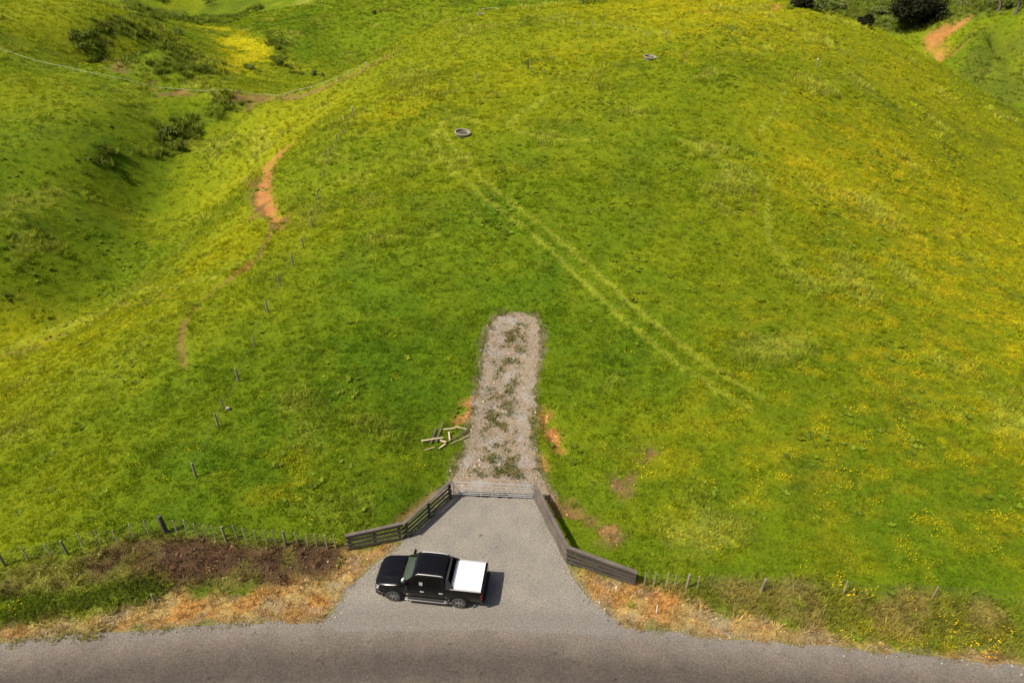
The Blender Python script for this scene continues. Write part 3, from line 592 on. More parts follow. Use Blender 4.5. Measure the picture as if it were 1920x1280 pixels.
# weeds that grow through the track and along the edge of the seal
n0 = 22000; x = RNG.uniform(lo[0], hi[0], n0); y = RNG.uniform(lo[1], hi[1], n0); d = sdf(TRACKPOLY, x, y); mid = fbm(x, y, 1.3, 97, 3)
keep = (d < .2) & (sdf(DRIVE, x, y) > 1.2) & (RNG.uniform(0, 1, n0) < (.75*sstep(.46, .70, fbm(x, y, .7, 99, 3))+.03)*sstep(-.5, -1.6, d)+.25*sstep(-.5, 0, d)*sstep(.4, .6, mid)); x, y = x[keep], y[keep]; n = len(x)
scatter('track_weeds', tuft(16, .13, .05, .15, .014, .9, 8), np.c_[x, y, h0(x, y)+.01], RNG.uniform(.6, 1.4, n), turns(n), np.where(RNG.uniform(0, 1, n)[:, None] < .6, np.array((.11, .15, .03)), np.array((.34, .26, .09)))*RNG.uniform(.7, 1.4, n)[:, None], bpy.data.materials['grass_blade'])
# rushes and rough scrub on the far slips and banks
x, y = sample(1.1, 60, 290); q = np.maximum(zone('rush', x, y, 3, 2), .9*zone('scrub', x, y, 4, 2)); keep = RNG.uniform(0, 1, len(x)) < q*sstep(.36, .56, fbm(x, y, 4, 40, 3))*.9
x, y, z = finish(x, y, keep); n = len(x)
scatter('rushes', tuft(40, .4, .35, 1.0, .05, .55, 9), np.c_[x, y, z], RNG.uniform(.7, 1.7, n), turns(n), np.array((.17, .205, .02))*RNG.uniform(.5, 1.7, n)[:, None], m_leaf('rush_blade'))
# ------------------------------------------------------------------ timber wing fences and the gate
M_dark = m_wood('dark_timber', (.030, .024, .020), (.095, .078, .066)); M_grey = m_wood('weathered_timber', (.062, .051, .042), (.165, .138, .116)); M_bat = m_wood('batten_timber', (.24, .19, .12), (.46, .38, .26))
M_post = m_wood('post_timber', (.13, .105, .07), (.30, .25, .175)); M_pale = m_wood('pale_timber', (.34, .27, .15), (.62, .52, .33))
M_zinc = plain('galvanised_steel', (.62, .64, .66), .35, .85, .1, 20); M_wire = plain('fence_wire', (.28, .27, .25), .5, .6, .1)
M_white = plain('white_plastic', (.82, .82, .80), .4, 0, .05)
def V3(p, dz=0): return Vector((float(p[0]), float(p[1]), float(p[2])+dz))
def beam_mesh(name, a, b, wid, hgt, face=None, bev=.008, seed=0):
    """a sawn plank from a to b, slightly warped; its thin side along face"""
    a, b = V3(a), V3(b); t = b-a; L = t.length; t.normalize()
    s = Vector((0, 0, 1)).cross(t); s.normalize(); u = t.cross(s)
    bm = bmesh.new(); r = random.Random(seed); n = 5; rings = []
    for k in range(n+1):
        p = a+t*(L*k/n)+u*r.uniform(-.012, .012)*(0 < k < n)+s*r.uniform(-.006, .006)*(0 < k < n)
        rings.append([bm.verts.new(p+s*sx*wid/2+u*sz*hgt/2) for sx, sz in ((-1, -1), (1, -1), (1, 1), (-1, 1))])
    for c, d in zip(rings[:-1], rings[1:]):
        for k in range(4): bm.faces.new((c[k], c[(k+1) % 4], d[(k+1) % 4], d[k]))
    bm.faces.new(rings[0][::-1]); bm.faces.new(rings[-1])
    return bm_mesh(name, bm)
def rebase(me, o_root):
    me.transform(Matrix.Translation(-Vector(o_root.location))); return me
def post_mesh(name, base, h, r, top=None, n=9, lean=(0, 0)):
    bm = bmesh.new(); b = V3(base, -.25); t = V3(base, h)+Vector((lean[0], lean[1], 0)); m = b.lerp(t, .5)
    tube(bm, [b, m, b.lerp(t, .985), t], [r*1.03, r, r*.97, r*.86], n); return bm_mesh(name, bm, True, 40)
def wing(label, sections):
    t = thing('timber_fence', label, 'fence', sections[0][0])
    k = 0
    for (A, B, hA, hB, side, mat) in sections:
        A, B = V3(A), V3(B); d = (B-A); L = d.length; dn = Vector((d.x, d.y, 0)).normalized(); s = Vector((-dn.y, dn.x, 0))*side
        npost = max(2, round(L/1.75)+1)
        for i in range(npost):
            p = A.lerp(B, (i+.12*(i == 0)-.12*(i == npost-1))/(npost-1)); h = hA+(hB-hA)*i/(npost-1)
            me = bm_mesh('post', (lambda bm: (box(bm, p+s*.085+Vector((0, 0, h/2-.16)), (.13, .13, h+.30), None), bm)[1])(bmesh.new()))
            obj('post', rebase(me, t), M_dark, t)
        for i in range(4):
            f = .13+.80*i/3; k += 1
            obj('rail', rebase(beam_mesh('rail', A+Vector((0, 0, hA*f)), B+Vector((0, 0, hB*f)), .045, .165, seed=k), t), mat, t)
        obj('cap_rail', rebase(beam_mesh('cap_rail', A+s*.05+Vector((0, 0, hA*1.0+.045)), B+s*.05+Vector((0, 0, hB*1.0+.045)), .19, .045, seed=k+40), t), M_grey, t)
    return t
def gp(u, v): p = hit(u, v); p[2] = ground_z([p[0]], [p[1]])[0]; return p
L0, L1, L2 = gp(652, 1032), gp(757, 1011), gp(847, 929); R0, R1, R2 = gp(1001, 936), gp(1062, 1056), gp(1190, 1099)
L1[2] = max(L1[2], 0); L2[2] = 0; R0[2] = 0; R1[2] = 0
wing('dark timber rail fence flaring out from the left end of the metal gate', [(L0, L1, 1.05, 1.18, 1, M_grey), (L1, L2, 1.18, 1.18, -1, M_dark)])
wing('grey timber rail fence flaring out from the right end of the metal gate', [(R0, R1, 1.1, 1.18, 1, M_grey), (R1, R2, 1.18, .95, 1, M_dark)])
gd = (R0-L2); gl = float(np.hypot(gd[0], gd[1])); ga = math.atan2(gd[1], gd[0])
g = thing('metal_gate', 'silver tube farm gate closed across the driveway between the timber fences', 'gate', (L2[0], L2[1], .02), ga)
x0, x1 = .13, gl-.10
for h in (.14, .29, .45, .63, .83, 1.10):
    bm = bmesh.new(); tube(bm, [(x0, 0, h), (x1, 0, h)], .024 if h in (.14, 1.10) else .017, 8); obj('bar', bm_mesh('bar', bm, True), M_zinc, g)
for xx in (x0, x1, (x0+x1)/2):
    bm = bmesh.new(); tube(bm, [(xx, .0 if xx != (x0+x1)/2 else .022, .12), (xx, .0 if xx != (x0+x1)/2 else .022, 1.12)], .024 if xx != (x0+x1)/2 else .012, 8); obj('upright', bm_mesh('upright', bm, True), M_zinc, g)
for h in (.3, .95):
    bm = bmesh.new(); tube(bm, [(x0-.13, .0, h), (x0, 0, h)], .013, 6); tube(bm, [(x0, 0, h-.05), (x0, 0, h+.05)], .03, 8); obj('hinge', bm_mesh('hinge', bm, True), M_zinc, g)
bm = bmesh.new(); tube(bm, [(x1, 0, .8), (x1+.05, .02, .74), (x1+.1, .0, .8)], .012, 6); obj('latch_chain', bm_mesh('latch_chain', bm, True), M_zinc, g)
# ------------------------------------------------------------------ wire fences
def wire_fence(name, label, rows, wires, sag=.0):
    """rows: (u, v, kind) in order along the fence; kind p post, s strainer, b batten, w white-topped"""
    P = [(gp(u, v), k) for u, v, k in rows]; t = thing(name, label, 'fence', P[0][0])
    for i, (p, k) in enumerate(P):
        r = random.Random(i*7+len(rows)); ln = (r.uniform(-.05, .05), r.uniform(-.05, .05))
        if k == 'b':
            h = r.uniform(.98, 1.1); a = Vector(p)+Vector((ln[0], ln[1], h)); bm = bmesh.new(); tube(bm, [V3(p, -.02), a], .030, 4); obj('batten', rebase(bm_mesh('batten', bm), t), M_bat, t)
        else:
            rad, h = {'p': (.062, 1.1), 's': (.12, 1.3), 'w': (.09, 1.25), 't': (.045, 1.0)}[k]
            o = obj('strainer_post' if k in 'sw' else 'post', rebase(post_mesh('post', p, h, rad, lean=ln), t), M_dark if k == 's' else M_post, t)
            if k == 'w': bm = bmesh.new(); tube(bm, [V3(p, h+.003)+Vector((ln[0], ln[1], 0)), V3(p, h+.06)+Vector((ln[0], ln[1], 0))], rad*1.05, 10); obj('post_cap', rebase(bm_mesh('post_cap', bm, True), t), M_white, o)
    for h in wires:
        bm = bmesh.new(); tube(bm, [V3(p, h) for p, k in P], .0026, 4); obj('wire', rebase(bm_mesh('wire', bm, True), t), M_wire, t)
    return t
wire_fence('wire_fence', 'post and batten wire fence along the top of the brown bank on the left', [(12,1064,'p'),(55,1053,'b'),(98,1044,'b'),(129,1041,'p'),(159,1029,'b'),(191,1023,'b'),(223,1020,'b'),(254,1013,'b'),(281,1006,'b'),(313,999,'s'),(334,1002,'b'),(352,1003,'b'),(372,1008,'b'),(388,1006,'b'),(404,1009,'b'),(424,1012,'p'),
 (445,1010,'b'),(462,1013,'b'),(481,1016,'b'),(501,1016,'b'),(518,1017,'b'),(536,1020,'p'),(558,1021,'b'),(577,1024,'b'),(594,1023,'b'),(613,1027,'b'),(630,1026,'b')], (.25, .5, .75, .98))
wire_fence('wire_fence', 'low wire fence half hidden in the long grass right of the timber fence', [(1207,1097,'b'),(1226,1097,'b'),(1249,1098,'b'),(1265,1100,'b'),(1287,1102,'p'),(1307,1103,'b'),(1426,1109,'p'),(1580,1116,'b'),(1747,1124,'b'),(1950,1136,'b')], (.4, .7, .95))
wire_fence('wire_fence', 'long line of thin dark posts climbing the hillside left of the gravel track', [(367,892,'p'),(410,800,'p'),(448,716,'p'),(479,652,'t'),(503,587,'p'),(526,536,'p'),(550,499,'p'),(569,464,'p'),(586,426,'p'),(598,378,'p'),(608,332,'t'),(619,292,'p'),(632,269,'p'),(643,251,'p'),(653,236,'p'),(663,219,'w'),(705,205,'t'),(753,190,'t'),(844,165,'p'),(894,152,'p'),(990,128,'s'),(1037,114,'p')], (.5, .95))
wire_fence('wire_fence', 'faint line of posts over the hilltop above the far round trough', [(1060,44,'t'),(1085,46,'t'),(1110,48,'p'),(1160,56,'t'),(1211,70,'p'),(1248,70,'w')], (.5, .95))
def tape_fence(label, L, h, wd, mat, posts=6):
    P = hits(L); t = thing('tape_fence', label, 'fence', P[0]); Q = [V3(p, h) for p in smooth_line(P, 3, 2)]
    for q in Q: q.z = float(h0([q.x], [q.y])[0])+h
    bm = bmesh.new(); tube(bm, Q, wd/2, 6); obj('tape', rebase(bm_mesh('tape', bm, True), t), mat, t)
    for q in Q[::max(1, len(Q)//posts)]:
        bm = bmesh.new(); tube(bm, [q-Vector((0, 0, h+.1)), q+Vector((0, 0, .12))], .03, 5); obj('standard', rebase(bm_mesh('standard', bm), t), M_white, t)
M_tape = plain('fence_tape', (.50, .50, .34), .5, 0, .15)
tape_fence('thin pale tape fence sweeping down across the upper left valley along the brown track', [(-40,82),(0,96),(60,115),(105,127),(160,142),(250,158),(330,170),(400,177),(470,181),(515,181),(560,175),(600,164),(650,144),(690,122)], .55, .045, M_tape, 22)
tape_fence('short pale tape fence beside the farthest trough on the ridge', [(905,20),(945,17),(985,16)], .5, .12, M_tape, 4)
# ------------------------------------------------------------------ water troughs
M_conc = plain('trough_concrete', (.26, .235, .19), .9, 0, .22, 3, bmp=.004)
def m_water():
    m, nt, b = new_mat('trough_water'); c = mixn(nt, (.055, .048, .03), (.12, .105, .065), noise(nt, 2.2, 5, .7)); nt.links.new(c, b.inputs['Base Color'])
    b.inputs['Roughness'].default_value = .12; b.inputs['Specular IOR Level'].default_value = .5; return m
M_water = m_water()
def trough(p, label, dia, hgt, rz, tilt):
    t = thing('water_trough', label, 'trough', p, rz, 'round concrete troughs on the hill'); t.rotation_euler = (tilt[0], tilt[1], rz); R = dia/2
    bm = bmesh.new(); r_ = lathe(bm, [(R*.80, -.25), (R*.84, .05), (R*.93, hgt-.12), (R*.94, hgt-.10)], 36); bm.faces.new(r_[0][::-1]); rr = lathe(bm, [(R*.84, hgt-.10), (R*.80, .12)], 36); bm.faces.new(rr[-1][::-1])
    obj('basin', bm_mesh('basin', bm, True), M_conc, t)
    bm = bmesh.new(); q = [(R*.94, hgt-.098), (R, hgt-.07), (R, hgt-.015), (R*.985, hgt), (R*.85, hgt), (R*.835, hgt-.02), (R*.84, hgt-.098)]; lathe(bm, q+[q[0]], 36); obj('rim', bm_mesh('rim', bm, True), M_conc, t)
    bm = bmesh.new(); rr = lathe(bm, [(R*.825, hgt-.2), (R*.4, hgt-.2)], 36); bm.faces.new(rr[-1]); obj('water', bm_mesh('water', bm), M_water, t)
    bm = bmesh.new(); box(bm, (R*.72, .0, hgt-.15), (.24, .34, .12), bev=.01); obj('ballcock_cover', bm_mesh('ballcock_cover', bm), M_conc, t)
trough(gp(867, 253), 'round concrete water trough nearest the road, on the grassy hillside', 1.85, .44, .3, (.14, .05))
trough(gp(1218, 111), 'round concrete water trough high on the hill right of centre', 1.9, .42, 1.2, (.12, -.04))
trough(gp(903, 31), 'farthest round concrete trough in a worn patch on the ridge at the top', 2.0, .45, 2, (.05, 0))
# ------------------------------------------------------------------ pegs and loose timber
def peg(u, v, h, r, mat, label, lean=(0, 0), cap=None, block=False, name='marker_post'):
    p = gp(u, v); t = thing(name, label, 'post', p); obj('stake', rebase(post_mesh('stake', p, h, r, n=7, lean=lean), t), mat, t)
    if cap: bm = bmesh.new(); tube(bm, [Vector((lean[0], lean[1], h+.003)), Vector((lean[0]*1.05, lean[1]*1.05, h+.12))], r*1.5, 8); obj('cap', bm_mesh('cap', bm, True), cap, t)
    if block: bm = bmesh.new(); box(bm, (.12, -.08, .06), (.24, .22, .2), Matrix.Rotation(.4, 4, 'Z'), .02); obj('footing_block', bm_mesh('footing_block', bm), M_conc, t)
peg(292, 1131, .62, .055, M_post, 'short wooden peg standing in the dry verge at left of the road', (-.06, .06))
peg(1231, 1149, .62, .022, M_white, 'thin white marker peg in the straw right of the driveway mouth', (-.02, .03))
peg(1529, 131, 1.1, .07, M_post, 'lone hilltop post with a white cap on the right slope', (.05, 0), M_white)
peg(424, 768, .75, .035, M_grey, 'leaning grey stake with a block at its foot among the left field posts', (-.28, .12), None, True)
STK = [(300,745,900,660,.11,.06,'thick pale plank lying across two others at the left of the timber pile'),(700,380,570,795,.10,.03,'mossy plank under the left end of the thick plank'),(895,215,715,765,.10,.03,'long grey-white plank pointing uphill from the thick plank'),
 (905,410,1240,370,.09,.05,'short pale plank at the top middle of the timber pile'),(1240,325,1550,410,.08,.05,'slim pale plank at the top right of the timber pile'),(1055,470,1090,735,.10,.03,'yellowish plank standing out in the middle of the timber pile'),
 (1070,750,1550,465,.07,.04,'long thin plank slanting up to the right in the pile'),(1110,795,1610,575,.05,.03,'thin lower lath slanting right beside the gravel track'),(820,715,985,775,.12,.06,'stubby plank end just right of the thick plank'),(790,925,965,815,.09,.05,'short plank at the bottom of the timber pile'),(370,970,660,900,.04,.03,'thin stick lying apart below the timber pile')]
for i, (a, b, c, d, wd, th, lab) in enumerate(STK):
    A = gp(770+a/14.77, 780+b/14.77); B = gp(770+c/14.77, 780+d/14.77); up = .20 if i in (0, 6) else .13
    t = thing('timber_offcut', lab, 'plank', A, 0, 'loose timber by the gravel track')
    t2 = beam_mesh('plank', V3(A, up), V3(B, up+.02*(i % 3)), wd, th, seed=i); o = obj('timber_offcut', rebase(t2, t), M_pale if i not in (2, 1, 6) else M_grey); o.location = t.location
    tag(o, lab, 'plank', 'loose timber by the gravel track'); bpy.data.objects.remove(t)
# ------------------------------------------------------------------ trees and bushes
def leaves(bm, C, R, n, s, rnd, col_layer=None, squash=.8):
    """leaf clumps: small bent faces through the outer volume of a lobe"""
    for _ in range(n):
        d = Vector((rnd.gauss(0, 1), rnd.gauss(0, 1), rnd.gauss(0, 1))).normalized(); q = Vector(C)+Vector((d.x, d.y, d.z*squash))*R*(rnd.random()**.45)
        nrm = (d+Vector((rnd.gauss(0, .7), rnd.gauss(0, .7), rnd.gauss(0, .6)+.9))).normalized(); a = nrm.orthogonal().normalized(); a = Matrix.Rotation(rnd.uniform(0, 6.28), 3, nrm)@a; b = nrm.cross(a); k = s*rnd.uniform(.5, 1.4)
        vs_ = [bm.verts.new(q+a*k), bm.verts.new(q+b*k*.5+nrm*k*.15), bm.verts.new(q-a*k), bm.verts.new(q-b*k*.5+nrm*k*.15)]; bm.faces.new(vs_)
def bush(u, v, wd, ht, label, col, n=700, leaf=.22, name='bush', seed=1, group=None, trunk=.6, cat='bush'):
    p = gp(u, v); t = thing(name, label, cat, p, 0, group); r = random.Random(seed); bm = bmesh.new()
    k = max(5, int(wd*1.3))+(12 if wd > 12 else 0)
    for i in range(k):
        a = r.uniform(0, 6.283); d = wd*.5*math.sqrt(r.random())*.72; hh = ht*(.25+.5*r.random()*(1-d/(wd*.62)))
        leaves(bm, (d*math.cos(a), d*math.sin(a), hh), r.uniform(.22, .34)*min(wd, ht*1.6)*(.72 if wd > 12 else 1), n//k, leaf, r)
    key = 'foliage_%d' % int(1000*col[1]); m = bpy.data.materials.get(key) or m_leaf(key, False, .42, .7, col, .45)
    obj('crown', bm_mesh('crown', bm), m, t)
    bm = bmesh.new()
    for i in range(4 if ht > 4 else 3): a = r.uniform(0, 6.283); tube(bm, [(.1*math.cos(a), .1*math.sin(a), -.3), (.08*wd*math.cos(a), .08*wd*math.sin(a), ht*.3), (.25*wd*math.cos(a), .25*wd*math.sin(a), ht*trunk)], [.02*ht+.03, .016*ht+.02, .01*ht], 6)
    obj('trunk', bm_mesh('trunk', bm, True), M_dark, t); return t
DK = (.022, .024, .008); GD = (.15, .19, .03); MD = (.13, .165, .03); LT = (.20, .23, .06)
bush(1712, 53, 15.5, 13, 'big dark evergreen tree in the gully behind the right shoulder of the hill', DK, 9000, .45, 'evergreen_tree', 3, None, .7, 'tree')
g = 'scrub bushes in the gully at the top right'
for i, (u, v, a, b, c, lab) in enumerate([(1492,14,6,2.4,DK,'dark bush at the left end of the gully scrub'),(1535,22,7,2.6,MD,'mid green bush second from the left in the gully scrub'),(1575,20,8,2.6,LT,'pale green bush in the middle of the gully scrub'),(1612,40,6,2.2,MD,'green bush just behind the yellow skyline of the hill'),(1622,50,3,2.6,DK,'narrow dark bush left of the pale gap beside the evergreen'),(1650,24,5,2.6,LT,'pale bush close left of the big evergreen'),
      (1560,0,9,3,MD,'broad bush at the very top edge above the gully scrub'),(1800,14,7,2,LT,'pale scrubby bush right of the big evergreen'),(1850,12,6,2,MD,'mid green bush between the evergreen and the bare tree'),(1895,12,5,2,MD,'bush behind the bare grey tree')]):
    bush(u, v, a, b, lab, c, 1300, .3, 'scrub_bush', 20+i, g)
g = 'dark bushes scattered in the left valley'
for i, (u, v, a, b, c, lab) in enumerate([(337,66,6,2.6,GD,'rounded dark bush alone above the yellow patch in the left valley'),(470,130,4,2,GD,'low dark bush at the lower edge of the yellow patch'),(524,126,2.6,2,GD,'small dark bush at the right tip of the yellow patch'),(160,96,6,2.2,GD,'dark bush in the hollow of the rough mound'),(152,72,6,2,MD,'low bush at the top left of the rough mound'),(246,8,8,3,GD,'dark bush near the top edge at the left'),(330,34,10,3,GD,'long dark bush below the top edge, left of centre'),
      (300,2,5,3,MD,'bush cut off by the top edge at left'),(392,4,9,3,GD,'dark bush at the head of the left valley'),(588,140,2.2,1.6,MD,'small bush under the track bend'),(604,146,1.6,1.4,GD,'tiny bush nearest the track bend'),(700,26,1.6,1.5,GD,'single small shrub on the far green hill'),(155,300,3.5,.6,GD,'left half of a low dark shrub pair on the left hillside'),(188,306,4,.6,GD,'right half of a low dark shrub pair on the left hillside'),(1118,6,9,2.6,GD,'dark bush beyond the hilltop at the top edge'),(345,280,5,1.6,GD,'dark shrub at the foot of the bushy gully'),(310,256,5,1.8,MD,'shrub on the left side of the bushy gully')]):
    bush(u, v, a, b, lab, c, 420, .24, 'valley_bush', 60+i, g)
def bare_tree(u, v, h, label, seed):
    p = gp(u, v); t = thing('bare_tree', label, 'tree', p); r = random.Random(seed); bt = bmesh.new(); bb = bmesh.new()
    tube(bt, [(0, 0, -.4), (.15, .1, h*.25), (-.1, .1, h*.5), (.2, 0, h*.75)], [.38, .30, .22, .12], 8)
    def br(p0, d, l, rad, lev):
        pts_ = [p0]; q = Vector(p0); dd = Vector(d)
        for k in range(4): dd = (dd+Vector((r.gauss(0, .25), r.gauss(0, .25), r.gauss(.05, .2)))).normalized(); q = q+dd*l/4; pts_.append(q.copy())
        tube(bb, pts_, [rad*(1-.2*k) for k in range(5)], 5)
        if lev:
            for k in (2, 3, 4): br(pts_[k], (dd+Vector((r.gauss(0, .8), r.gauss(0, .8), r.gauss(.2, .4)))).normalized(), l*.6, rad*.5, lev-1)
    for k in range(9): a = r.uniform(0, 6.28); br(Vector((.05, .05, h*(.22+.06*k))), Vector((math.cos(a), math.sin(a), .55)).normalized(), h*r.uniform(.35, .55), .11, 2)
    obj('trunk', bm_mesh('trunk', bt, True), M_grey, t); obj('branches', bm_mesh('branches', bb, True), M_grey, t)
bare_tree(1905, 24, 9, 'leafless grey tree with a forked trunk at the top right corner', 5)
bare_tree(1872, 20, 7, 'smaller leafless grey tree left of the forked one at top right', 9)
# ------------------------------------------------------------------ black double-cab pickup
def car_paint():
    m, nt, b = new_mat('black_paint'); nt.links.new(ramp(nt, noise(nt, 3, 5, .7, N(nt, 'ShaderNodeTexCoord').outputs['Object']), [(.3, (.0025, .0025, .003)), (.75, (.005, .0045, .005))]), b.inputs['Base Color'])
    b.inputs['Roughness'].default_value = .22; b.inputs['Specular IOR Level'].default_value = .28; b.inputs['Coat Weight'].default_value = .25; b.inputs['Coat Roughness'].default_value = .05; return m
PA = car_paint(); TR = plain('black_trim', (.014, .014, .014), .6, 0, .2); RU = plain('tyre_rubber', (.045, .043, .040), .85, 0, .2); AL = plain('satin_aluminium', (.70, .70, .70), .3, .6, .06); RIM = plain('rim_metal', (.40, .40, .41), .3, .8, .08); RIMD = plain('rim_dark', (.03, .03, .03), .4, .3, .1)
COV = plain('cover_slats', (.76, .76, .75), .38, .15, .03); GLS = m_glass('windscreen_glass', (.62, .70, .64), .10); TINT = m_glass('tinted_glass', (.10, .11, .11), .05); SEAT = plain('seat_fabric', (.07, .07, .068), .9, 0, .2); DASH = plain('dashboard_plastic', (.16, .17, .16), .7, 0, .1)
LAMP = plain('lamp_lens', (.55, .57, .60), .12, .3, .05); RED = plain('red_lens', (.10, .006, .006), .2, 0, .1); WLIGHT = plain('painted_window_light', (.50, .56, .50), .5, 0, .1); STEP = plain('step_metal', (.34, .33, .31), .45, .6, .1); STK_ = plain('white_sticker', (.80, .80, .76), .6, 0, .03)
pf, pr = at(740, 1124, 0), at(861, 1137, 0); yaw = math.atan2(pf[1]-pr[1], pf[0]-pr[0])       # near side wheels on the seal
ax_f, ax_r, trk = 1.75, -1.50, .86
mid = (pf+pr)/2; nrm = np.array([-math.sin(yaw), math.cos(yaw), 0])                            # truck's own left (+y) side; it faces image left
off = -nrm*trk*1.0 if nrm[1] < 0 else nrm*trk
ctr = mid+off-np.array([math.cos(yaw), math.sin(yaw), 0])*(ax_f+ax_r)/2
T = thing('pickup_truck', 'black double-cab pickup with a white tray cover, parked across the driveway mouth', 'pickup', (ctr[0], ctr[1], .008), yaw)
def tp(name, bm, mat, parent=T, smooth=True, ang=32): return obj(name, bm_mesh(name, bm, smooth, ang), mat, parent)
ST = [(2.67,.62,.55,.86,.90),(2.63,.78,.46,.93,.975),(2.52,.87,.42,.99,1.04),(2.34,.925,.41,1.03,1.09),(1.9,.955,.43,1.065,1.135),(1.6,.955,.45,1.09,1.160),(1.42,.95,.45,1.105,1.170),(1.35,.945,.45,1.10,1.12),(.4,.94,.45,1.10,1.105),(-.84,.94,.46,1.11,1.115),(-.90,.95,.47,1.145,1.15),(-2.3,.955,.52,1.155,1.16),(-2.58,.945,.55,1.15,1.155),(-2.645,.92,.58,1.12,1.13)]
def ring(w_, zb, zt, zc):
    h = [(0, zb), (w_*.84, zb), (w_*.95, zb+.08), (w_*.99, zb+.3*(zt-zb)), (w_, zb+.62*(zt-zb)), (w_*.985, zb+.86*(zt-zb)), (w_*.945, zt-.005), (w_*.88, zt+.35*(zc-zt)), (w_*.5, zc-.008), (0, zc)]
    return h+[(-y, z) for y, z in h[-2:0:-1]]
bm = bmesh.new(); RR = [[bm.verts.new((s[0], y, z)) for y, z in ring(*s[1:])] for s in ST]; n = len(RR[0])
for a, b in zip(RR[:-1], RR[1:]):
    for k in range(n): bm.faces.new((a[k], a[(k+1) % n], b[(k+1) % n], b[k]))
bm.faces.new(RR[0][::-1]); bm.faces.new(RR[-1])
body = tp('body', bm, PA)
bm = bmesh.new()
for xw in (ax_f, ax_r):
    for s in (-1, 1):
        rr = lathe(bm, [(.475, s*.55), (.475, s*1.2)], 36, 'y', (xw, 0, .40)); bm.faces.new(rr[0][::-1]); bm.faces.new(rr[1])
bmesh.ops.recalc_face_normals(bm, faces=bm.faces); cme = bpy.data.meshes.new('wheel_cut'); bm.to_mesh(cme); bm.free(); cut = bpy.data.objects.new('wheel_cut', cme); COL.objects.link(cut); cut.parent = T
bo = body.modifiers.new('b', 'BOOLEAN'); bo.object = cut; bo.operation = 'DIFFERENCE'; bo.solver = 'EXACT'; bpy.context.view_layer.update()
nm = bpy.data.meshes.new_from_object(body.evaluated_get(bpy.context.evaluated_depsgraph_get())); body.modifiers.clear(); body.data = nm; bpy.data.objects.remove(cut)
nm.polygons.foreach_set('use_smooth', [True]*len(nm.polygons)); nm.set_sharp_from_angle(angle=math.radians(32)); nm.materials.clear(); nm.materials.append(PA)
# bonnet skin with two raised ribs
bm = bmesh.new(); g_ = []
for x_, hw, z0, zc in ((2.50,.70,1.018,1.045),(2.34,.79,1.055,1.092),(2.0,.83,1.090,1.132),(1.7,.83,1.108,1.153),(1.44,.83,1.130,1.172)):
    row = []
    for k in range(17):
        y = -hw+2*hw*k/16; f = 1-abs(y/hw)**2.2; rib = .022*math.exp(-((abs(y)-.40)/.07)**2); row.append(bm.verts.new((x_, y, z0+(zc-z0)*f+.012+rib*(x_ < 2.49))))
    g_.append(row)
for a, b in zip(g_[:-1], g_[1:]):
    for k in range(16): bm.faces.new((a[k], a[k+1], b[k+1], b[k]))
tp('bonnet', bm, PA, ang=50)
# front: grille, bumper, lamps
bm = bmesh.new(); box(bm, (2.655, 0, .78), (.06, 1.16, .26), bev=.02); gr = tp('grille', bm, TR)
for z in (.72, .80, .88): bm = bmesh.new(); box(bm, (2.69, 0, z), (.02, 1.06, .022)); tp('grille_bar', bm, RIMD, gr)
bm = bmesh.new()
P_ = [(2.40, -.97), (2.60, -.88), (2.715, -.60), (2.745, 0), (2.715, .60), (2.60, .88), (2.40, .97)]
vs_ = [[bm.verts.new((x_-d, y, z)) for d, z in ((.0, .42), (-.02, .52), (.0, .64), (.10, .66), (.14, .40))] for x_, y in P_]
for a, b in zip(vs_[:-1], vs_[1:]):
    for k in range(5): bm.faces.new((a[k], a[(k+1) % 5], b[(k+1) % 5], b[k]))
bm.faces.new(vs_[0]); bm.faces.new(vs_[-1][::-1]); tp('front_bumper', bm, TR)
for s in (-1, 1):
    bm = bmesh.new(); prism(bm, [(2.645, s*.585, .76), (2.665, s*.60, .92), (2.55, s*.80, .955), (2.40, s*.922, .975), (2.44, s*.925, .86), (2.58, s*.82, .78)], (.018, s*.014, .004)); tp('headlight', bm, LAMP, smooth=False)
# cab: pillars and rails round the glass, roof
ZB, ZT, YB, YT = 1.112, 1.80, .885, .69
def SP_(x_, z, s, o=0): f = (z-ZB)/(ZT-ZB); return (x_, s*(YB+(YT-YB)*f+o), z)
bm = bmesh.new()
for s in (-1, 1):
    for poly in ([(1.38, ZB), (1.17, ZB), (.56, 1.70), (.51, ZT), (.64, ZT)], [(1.17, ZB), (-.86, ZB), (-.86, 1.145), (1.13, 1.145)], [(.51, ZT), (-.80, ZT), (-.785, 1.725), (.56, 1.725)], [(.15, 1.145), (.05, 1.145), (.06, 1.725), (.15, 1.725)], [(-.66, 1.145), (-.86, 1.145), (-.80, ZT), (-.60, 1.725)]):
        prism(bm, [SP_(x_, z, s) for x_, z in poly], (0, -s*.05, 0))
prism(bm, [(-.86, -.80, ZB), (-.86, .80, ZB), (-.85, .79, 1.22), (-.85, -.79, 1.22)], (.04, 0, 0)); prism(bm, [(1.38, -.84, ZB-.01), (1.38, .84, ZB-.01), (1.31, .82, 1.145), (1.31, -.82, 1.145)], (-.05, 0, 0))
tp('cab_frame', bm, PA, smooth=False)
bm = bmesh.new(); rows = []
for x_, e in ((.69,.0),(.63,.022),(.52,.045),(.2,.062),(-.4,.062),(-.72,.045),(-.82,.012)):
    row = []
    for k in range(15):
        y = -.70+1.40*k/14; f = 1-abs(y/.70)**3; gv = -.010*(math.exp(-((abs(y)-.22)/.025)**2)+math.exp(-((abs(y)-.42)/.025)**2))*(-.7 < x_ < .55); row.append(bm.verts.new((x_, y, ZT-.012*(x_ > .65)+e*f+.004+gv)))
    rows.append(row)
for a, b in zip(rows[:-1], rows[1:]):
    for k in range(14): bm.faces.new((a[k], a[k+1], b[k+1], b[k]))
